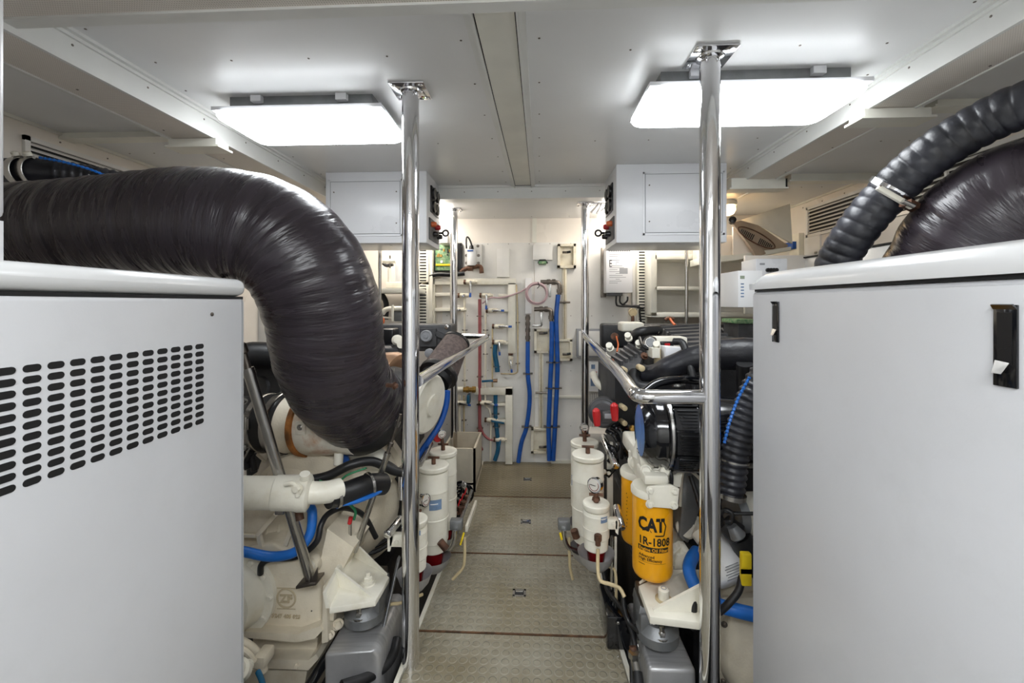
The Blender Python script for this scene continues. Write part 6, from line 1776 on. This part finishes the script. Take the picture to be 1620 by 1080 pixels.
# small white water filter with brown elbow
t = thing('water_filter', 'small white water filter cartridge with a blue mark on the far wall', 'filter', Wf(745, 424))
b = B('wall_white'); wbox(b, 735, 386, 762, 423, d1=.0); b.build('back_plate', parent=t)
for px, py in ((738, 404), (738, 416), (757, 404), (757, 416), (756, 389)): B('dull_steel').hexbolt(Wf(px, py, .0), (0, -1, 0), .008, .008).build('plate_bolt', parent=t)
b = B('label_white').cyl(Wf(746, 420, .05), Wf(746, 395, .05), .038, 24, .004).build('cartridge', parent=t)
wbox(B('blue_hose'), 742, 397.5, 751, 399.5, d1=.092).build('blue_mark', parent=b)
b = B('black_plastic').tube([Wf(738, 393, .05), Wf(738, 376, .05), Wf(742, 377, .05), Wf(746, 387, .05), Wf(746, 393, .05)], .007, 10, sm=4); b.lathe([(0, .02), (.03, .014)], Wf(746, 394, .05), (0, 0, 1), 14); b.build('top_fitting', parent=t)
b = B('brown_metal').tube([Wf(728, 432, .04), Wf(735, 426, .04), Wf(750, 422, .05), Wf(760, 422, .05), Wf(762, 432, .05)], .018, 14, sm=5); b.lathe([(-.02, .024), (.02, .024)], Wf(744, 424, .05), (1, 0, 0), 8)
b.build('brown_elbow', label='rust-brown pipe with an elbow under the white water filter', cat='pipe')
b = B('wall_white'); b.box(W(694, 370, 3.3), W(708, 384, 3.3) + Vector((0, .2, 0)), .002)
b.build('junction_box', label='small cream box tucked behind the control box and green board', cat='box')
# slotted wiring ducts
def slotted(x0, x1, y0, y1, label, Y=3.40, seg=None):
    t = thing('wiring_duct', label, 'wiring duct', W(x0, y1, Y))
    a, c = W(x0, y0, Y), W(x1, y1, Y)
    B('engine_white').box((a.x, Y, c.z), (c.x, YB, a.z), .002).build('duct', parent=t)
    b = B('grille_black'); n = int((y1 - y0) / 4.6)
    w_ = (c.x - a.x)
    for i in range(n):
        z = a.z - (a.z - c.z) * (i + .5) / n
        b.box((a.x + w_ * .18, Y - .0015, z - .0055), (a.x + w_ * .78, Y, z + .0055))
    b.build('slots', parent=t, kind='stuff')
slotted(661, 678, 394, 446, 'cream slotted wiring duct by the thick post, upper length')
slotted(661, 678, 450, 512, 'cream slotted wiring duct by the thick post, lower length')
slotted(1008, 1024, 392, 512, 'cream slotted wiring duct beside the white charger box')
b = B('engine_white').box(W(678, 392, 3.42), W(684, 512, 3.42) + Vector((0, .1, 0)), .002); b.build('duct_cover', label='narrow white cover strip beside the slotted duct behind the thick post', cat='cover')
# white charger with vents and text lines
t = thing('battery_charger', 'white battery charger box with a row of slots and fine print', 'charger', W(980, 470, 3.3))
a, c = W(959, 391, 3.30), W(1001, 463, 3.30)
bd = B('panel_paint').box((a.x, 3.30, c.z), (c.x, 3.50, a.z), .004).build('case', parent=t)
b = B('grille_black')
b.build('x') if False else b.bm.free()
for k in range(10):
    b = B('grille_black').box(W(963 + 3.5 * k, 394, 3.30) - Vector((0, .001, 0)), W(965.5 + 3.5 * k, 397.5, 3.30) + Vector((0, .001, 0))); b.build('vent_slot', parent=bd)
b = B('label_grey')
random.seed(8)
for k in range(16):
    y = 402 + 3.0 * k
    b.box(W(964 + random.choice((0, 0, 10)), y, 3.30) - Vector((0, .0008, 0)), W(random.uniform(975, 996), y + .8, 3.30))
b.box(W(980, 424, 3.3) - Vector((0, .0007, 0)), W(993, 433, 3.3))
b.build('fine_print', parent=bd)
b = B('label_black'); b.box(W(964, 411, 3.30) - Vector((0, .0009, 0)), W(965, 422, 3.30)); b.box(W(964, 411, 3.30) - Vector((0, .0009, 0)), W(968, 412.5, 3.30)); b.box(W(964, 416, 3.30) - Vector((0, .0009, 0)), W(968, 417.5, 3.30)); b.box(W(964, 421, 3.30) - Vector((0, .0009, 0)), W(968, 422, 3.30)); b.build('mark', parent=bd)
b = B('dull_steel').box(W(952, 391, 3.42), W(959, 470, 3.42) + Vector((0, .06, 0)), .002); b.build('heat_sink', parent=t)
b = B('engine_grey').box(W(962, 462, 3.31), W(985, 468, 3.31) + Vector((0, .1, 0)), .002); b.build('terminal_cover', parent=t)
for k, pts in enumerate((((975, 468, 3.34), (975, 480, 3.34), (980, 484, 3.34), (1005, 485, 3.34), (1018, 488, 3.34)), ((981, 468, 3.36), (981, 478, 3.36), (990, 483, 3.36), (1012, 484, 3.36)), ((993, 469, 3.36), (992, 476, 3.36), (984, 483, 3.36)))):
    B('black_plastic').tube([W(*p) for p in pts], .007, 8, sm=6).build('cable', parent=t)
B('black_plastic').tube([W(1008, 486, 3.38), W(1018, 488, 3.38), W(1012, 490, 3.38), W(1014, 510, 3.38)], .008, 8, sm=5).build('cable', parent=t)
b = B('wall_white').box(W(1001, 390, 3.46), W(1008, 512, 3.46) + Vector((0, .05, 0)), .001); b.build('duct_cover', label='narrow white cover strip between the charger box and the slotted duct', cat='cover')
t = thing('gauge_pipe', 'small beige gauge on a stub pipe below the charger cables', 'gauge', W(1001, 510, 3.2))
B('aged_cream').lathe([(-.01, .03), (.01, .03)], W(1001, 494, 3.2), (.1, -1, 0), 20).build('gauge', parent=t)
B('brown_metal').cyl(W(1001, 499, 3.2), Vector((W(1001, 514, 3.2).x, 3.2, -.36)), .012, 12).build('stem', parent=t)
# notice boards and mesh guard beside the slender starboard post
t = thing('wall_box', 'grey framed white box on the wall under the steel rail start', 'frame', Wf(935, 560))
b = B('label_grey'); wbox(b, 912, 520, 958, 565, d1=.03); b.build('frame', parent=t)
b = B('wall_white'); wbox(b, 915, 523, 955, 562, d1=.034); b.build('plate', parent=t)
t = thing('notice_card', 'small white notice card with red marks by the slender post', 'notice', Wf(940, 618))
b = B('label_white'); wbox(b, 931, 571, 957, 619, d1=.012); bb = b.build('card', parent=t)
b = B('red_plastic'); wbox(b, 936, 587, 944, 589, d1=.014, bev=0); wbox(b, 937, 591, 943, 593.5, d1=.014, bev=0); b.build('red_print', parent=bb)
b = B('blue_label'); wbox(b, 935, 576, 941, 583, d1=.014, bev=0); wbox(b, 934, 598, 942, 610, d1=.014, bev=0); b.build('blue_print', parent=bb)
b = B('dull_steel')
for k in range(13): b.box(Wf(930 + 3.4 * k, 622, .02), Wf(930.5 + 3.4 * k, 684, .022))
for k in range(18): b.box(Wf(930, 623 + 3.4 * k, .02), Wf(972, 623.5 + 3.4 * k, .022))
b.build('wire_guard', label='square wire mesh guard low on the far wall behind the alternator', cat='mesh guard')
B('wall_cream').box(W(925, 685, 3.3), W(975, 700, 3.3) + Vector((0, .2, 0)), .004).build('ledge', label='cream ledge under the wire mesh guard', cat='ledge')

# ---- shelving right of the ducts
t = thing('shelf_unit', 'cream open shelf unit behind the black engine covers', 'shelf', W(1100, 500, 3.25))
Ys = 3.22
a, c = W(1030, 384, Ys), W(1182, 500, Ys)
B('wall_white').box((a.x, 3.48, c.z), (c.x + .1, 3.52, a.z + .2)).build('back', parent=t)
B('cream_trim').box((a.x, Ys, c.z), (a.x + S(9, Ys), 3.5, a.z + .25), .002).build('side', parent=t)
B('cream_trim').box((a.x, Ys, W(0, 500, Ys).z), (c.x + .1, Ys + .02, W(0, 493, Ys).z), .002).build('bottom_lip', parent=t)
B('cream_trim').box((a.x, Ys + .02, W(0, 500, Ys).z), (c.x + .1, 3.48, W(0, 497, Ys).z)).build('bottom', parent=t)
for y0, y1 in ((408, 415), (455, 460)):
    B('cream_trim').box((a.x + .03, Ys, W(0, y1, Ys).z), (c.x + .1, 3.48, W(0, y0, Ys).z), .002).build('shelf', parent=t)
B('steel').cyl(W(1086, 340, 3.15), Vector((W(1086, 500, 3.15).x, 3.15, -.36)), .012, 14).build('support_rod', label='thin steel rod standing in front of the cream shelf unit', cat='rod')
B('steel').cyl(W(1078, 384, 3.3), W(1078, 392, 3.3), .016, 14).build('pipe_stub', label='short dark pipe stub just under the control box', cat='pipe')
b = B('brown_metal').tube([W(1052, 506, 2.9), W(1058, 503, 2.9), W(1066, 505, 2.9)], .012, 10, sm=4); b.use('orange_wire').tube([W(1060, 504, 2.88), W(1064, 510, 2.85), W(1068, 514, 2.82)], .008, 8, sm=4)
b.build('copper_fitting', label='orange and brown fitting on top of the black rear cover', cat='fitting')
# ---- warm corner: boxed shelf, slanted fan duct
t = thing('corner_cupboard', 'cream boxed ledge under the warm lamp beside the fan panel', 'cupboard', W(1150, 415, 2.95))
a = W(1155, 350, 2.95); 
B('wall_cream').box(W(1118, 412, 2.95), W(1160, 372, 2.95) + Vector((0, .25, 0)), .003).build('body', parent=t)
b = B('cream_trim').prism([W(1118, 416, 2.9), W(1160, 412, 2.9), W(1252, 396, 2.9), W(1252, 390, 2.9), W(1160, 403, 2.9), W(1118, 405, 2.9)], (0, .3, 0), .003); b.build('ledge', parent=t)
B('wall_cream').prism([W(1160, 405, 2.92), W(1160, 358, 2.92), W(1206, 400, 2.92)], (0, .02, 0), .002).build('side_panel', parent=t)
t = thing('fan_panel', 'slanted grey duct panel with an oval brown grille under the warm lamp', 'fan', W(1200, 405, 2.95))
Yp = 2.88
q = [W(1158, 352, Yp), W(1172, 348, Yp), W(1200, 356, 2.95), W(1248, 388, 3.0), W(1242, 394, 2.98), W(1196, 406, 2.86), W(1188, 390, 2.84)]
b = B('fan_grey').prism(q, (0, .03, 0), .006, 3); pn = b.build('panel', parent=t)
b = B('cream_trim').prism([W(1172, 348, 2.98), W(1250, 322, 3.03), W(1254, 385, 3.03), W(1200, 356, 2.98)], (0, .02, 0), .002); b.build('backing', parent=t)
ce = W(1197, 376, 2.868); u = (W(1226, 391, 2.90) - W(1168, 360, 2.85)); hu = u / 2; un = u.normalized(); nn_ = Vector((0.0, -1, 0)); vv = un.cross(nn_).normalized() * .035
b = B('brown_metal')
ring = [ce + hu * math.cos(2 * math.pi * i / 32) + vv * math.sin(2 * math.pi * i / 32) for i in range(32)]
b.tube(ring + ring[:1], .004, 6); b.build('grille_rim', parent=pn)
for k in range(-9, 10):
    f = k / 10.0; hh = math.sqrt(1 - f * f) * .85
    if abs(k) < 2: continue
    b = B('grille_black').bar(ce + hu * f * .9 + vv * hh + nn_ * .004, ce + hu * f * .9 - vv * hh * .3 + nn_ * .004, .006, .004, up=(0, 1, 0), bev=.001); b.build('grille_slot', parent=pn)
B('black_plastic').lathe([(0, .022), (.03, .022), (.035, .012)], W(1158, 350, 2.80), (-.3, -1, .2), 14).build('motor_knob', parent=t)
# side wall fittings right: hatch door, hinge bar with blue hasp
t = thing('wall_hatch', 'pale square hatch door on the side wall below the air grille', 'hatch', WX(1296, 400, 1.885))
a, c = WX(1282, 372, XR - .012), WX(1300, 418, XR - .012)
def side(b, x0, y0, x1, y1, d=.012, bev=.001):
    a, c = WX(x0, y0, XR), WX(x1, y1, XR)
    b.box((XR - d, a.y, c.z), (XR, c.y, a.z), bev); return b
side(B('wall_white'), 1276, 372, 1300, 405).build('door', parent=t)
side(B('steel'), 1293, 398, 1296, 401, .02).build('latch', parent=t)
t = thing('wall_post', 'cream upright batten with a blue hasp on the side wall corner', 'batten', WX(1262, 420, 1.88))
side(B('pipe_cream'), 1257, 372, 1272, 425, .035).build('batten', parent=t)
side(B('blue_hose'), 1249, 386, 1268, 393, .06).build('hasp', parent=t)
side(B('brass'), 1246, 385, 1250, 392, .07).build('hinge', parent=t)
t = thing('side_cabinet', 'white wall cabinet with dark top edge seen over the plain generator lid', 'cabinet', WX(1300, 430, 1.8))
b = B('wall_white').box((1.62, 1.9, .9), (XR - .01, 2.75, WX(1300, 404, 1.62).z), .006); b.build('body', parent=t)
b = B('grille_black').box((1.61, 1.9, WX(1300, 404, 1.62).z), (XR - .01, 2.76, WX(1300, 404, 1.62).z + .008), .002); b.build('top_edge', parent=t)
# controller boxes
t = thing('controller_box', 'white controller box with a row of black switches above the plain generator corner', 'controller', W(1205, 430, 2.4))
a, c = W(1196, 409, 2.45), W(1237, 450, 2.45)
B('panel_paint').box((a.x, 2.45, c.z), (c.x + .03, 2.62, a.z), .004).build('case', parent=t)
for k in range(4):
    B('black_plastic').lathe([(0, .011), (.01, .011), (.013, .008)], W(1214 + 4.5 * k, 427, 2.45), (0, -1, 0), 12).build('switch', parent=t)
B('label_grey').box(W(1202, 416, 2.449), W(1210, 419, 2.449) + Vector((0, .003, 0))).build('mark', parent=t)
t = thing('thermostat', 'narrow white thermostat with a small grey screen beside the switch box', 'thermostat', W(1185, 480, 2.3))
a, c = W(1168, 428, 2.30), W(1194, 486, 2.30)
B('label_white').box((a.x, 2.30, c.z), (c.x + .04, 2.626, a.z), .003).build('case', parent=t)
B('lcd_green').box(W(1171, 436, 2.299), W(1178, 441, 2.299) + Vector((0, .003, 0))).build('screen', parent=t)
b = B('blue_label')
for k in range(5): b.box(W(1172, 448 + 5 * k, 2.299), W(1177, 450 + 5 * k, 2.299) + Vector((0, .003, 0)))
b.build('buttons', parent=t)
B('green_board').box(W(1165, 505, 2.6), W(1200, 512, 2.6) + Vector((0, .2, 0)), .004).build('tray', label='dull green tray end under the thermostat', cat='tray')
B('engine_grey').box(W(1168, 512, 2.62), W(1200, 560, 2.62) + Vector((0, .2, 0)), .004).build('bracket_box', label='grey-green metal box behind the plain generator corner', cat='box')
a, c = W(1178, 404, 2.63), W(1252, 470, 2.63)
b = B('wall_cream').box((a.x, 2.625, c.z - .1), (1.66, 2.645, a.z), .003); b.build('equipment_board', label='cream backing board carrying the switch box and thermostat', cat='board')
# ---- pump shelf seen left of the thick post
t = thing('pump_shelf', 'cream shelf board behind the thick post carrying a white pump', 'shelf', W(618, 462, 3.2))
B('cream_trim').box(W(560, 456, 3.15), W(660, 463, 3.15) + Vector((0, .35, 0)), .002).build('board', parent=t)
t = thing('white_pump', 'white pump with cream pipes standing on the upper pump shelf', 'pump', W(622, 456, 3.25))
b = B('engine_white').box(W(610, 446, 3.22), W(640, 455.5, 3.22) + Vector((0, .2, 0)), .006); b.build('base', parent=t)
b = B('label_white').box(W(625, 403, 3.25), W(640, 446, 3.25) + Vector((0, .12, 0)), .006); b.build('housing', parent=t)
b = B('engine_white').cyl(W(616, 446, 3.25), W(616, 424, 3.25), .012, 12).cyl(W(606, 413, 3.25), W(626, 413, 3.25), .018, 14); b.use('dull_steel').cyl(W(617, 404, 3.25), W(617, 424, 3.25), .006, 8); b.build('pipework', parent=t)
b = B('black_rubber').tube([W(606, 416, 3.4), W(612, 420, 3.4), W(622, 418, 3.4)], .014, 10, sm=4); b.tube([W(604, 465, 3.4), W(611, 480, 3.4), W(610, 505, 3.4)], .022, 12, sm=4); b.build('pump_hose', label='black hose curving behind the white pump shelf', cat='hose')
t = thing('white_pump', 'second white pump with a bent cream pipe under the shelf board', 'pump', W(625, 512, 3.1))
b = B('grey_cast').box(W(622, 484, 3.1), W(640, 508, 3.1) + Vector((0, .1, 0)), .01); b.build('housing', parent=t)
b = B('engine_white').tube([W(605, 496, 3.08), W(610, 490, 3.08), W(620, 488, 3.08), W(640, 488, 3.08)], .018, 14, sm=5).tube([W(604, 502, 3.08), W(620, 503, 3.08)], .008, 10).cyl(W(621, 482, 3.05), W(621, 508, 3.05), .010, 10); b.build('pipework', parent=t)
B('orange_wire').tube([W(603, 503, 2.95), W(606, 506, 2.95), W(605, 511, 2.95)], .012, 10, sm=4).build('copper_fitting', label='small orange fitting by the second white pump', cat='fitting')
b = B('wall_white').box(W(352, 430, 3.0), W(430, 560, 3.0) + Vector((0, .02, 0)), .002); b.build('bulkhead_sheet', label='white wall sheet seen under the arch of the big black hose', cat='panel')
# pipe clamps on the far-bay ceiling beside the slender post
t = thing('steel_bracket', 'small shiny steel pipe brackets on the ceiling near the control box with the red knob', 'bracket', W(945, 325, 2.95))
for k, (a, c) in enumerate((((935, 336), (948, 322)), ((944, 338), (952, 322)), ((950, 334), (960, 326)))):
    B('chrome').cyl(W(*a, 2.95), W(*c, 2.95), .007, 10).build('rod', parent=t)
B('chrome').box(W(938, 320, 2.95), W(960, 323, 2.95) + Vector((0, .05, 0)), .002).build('plate', parent=t)
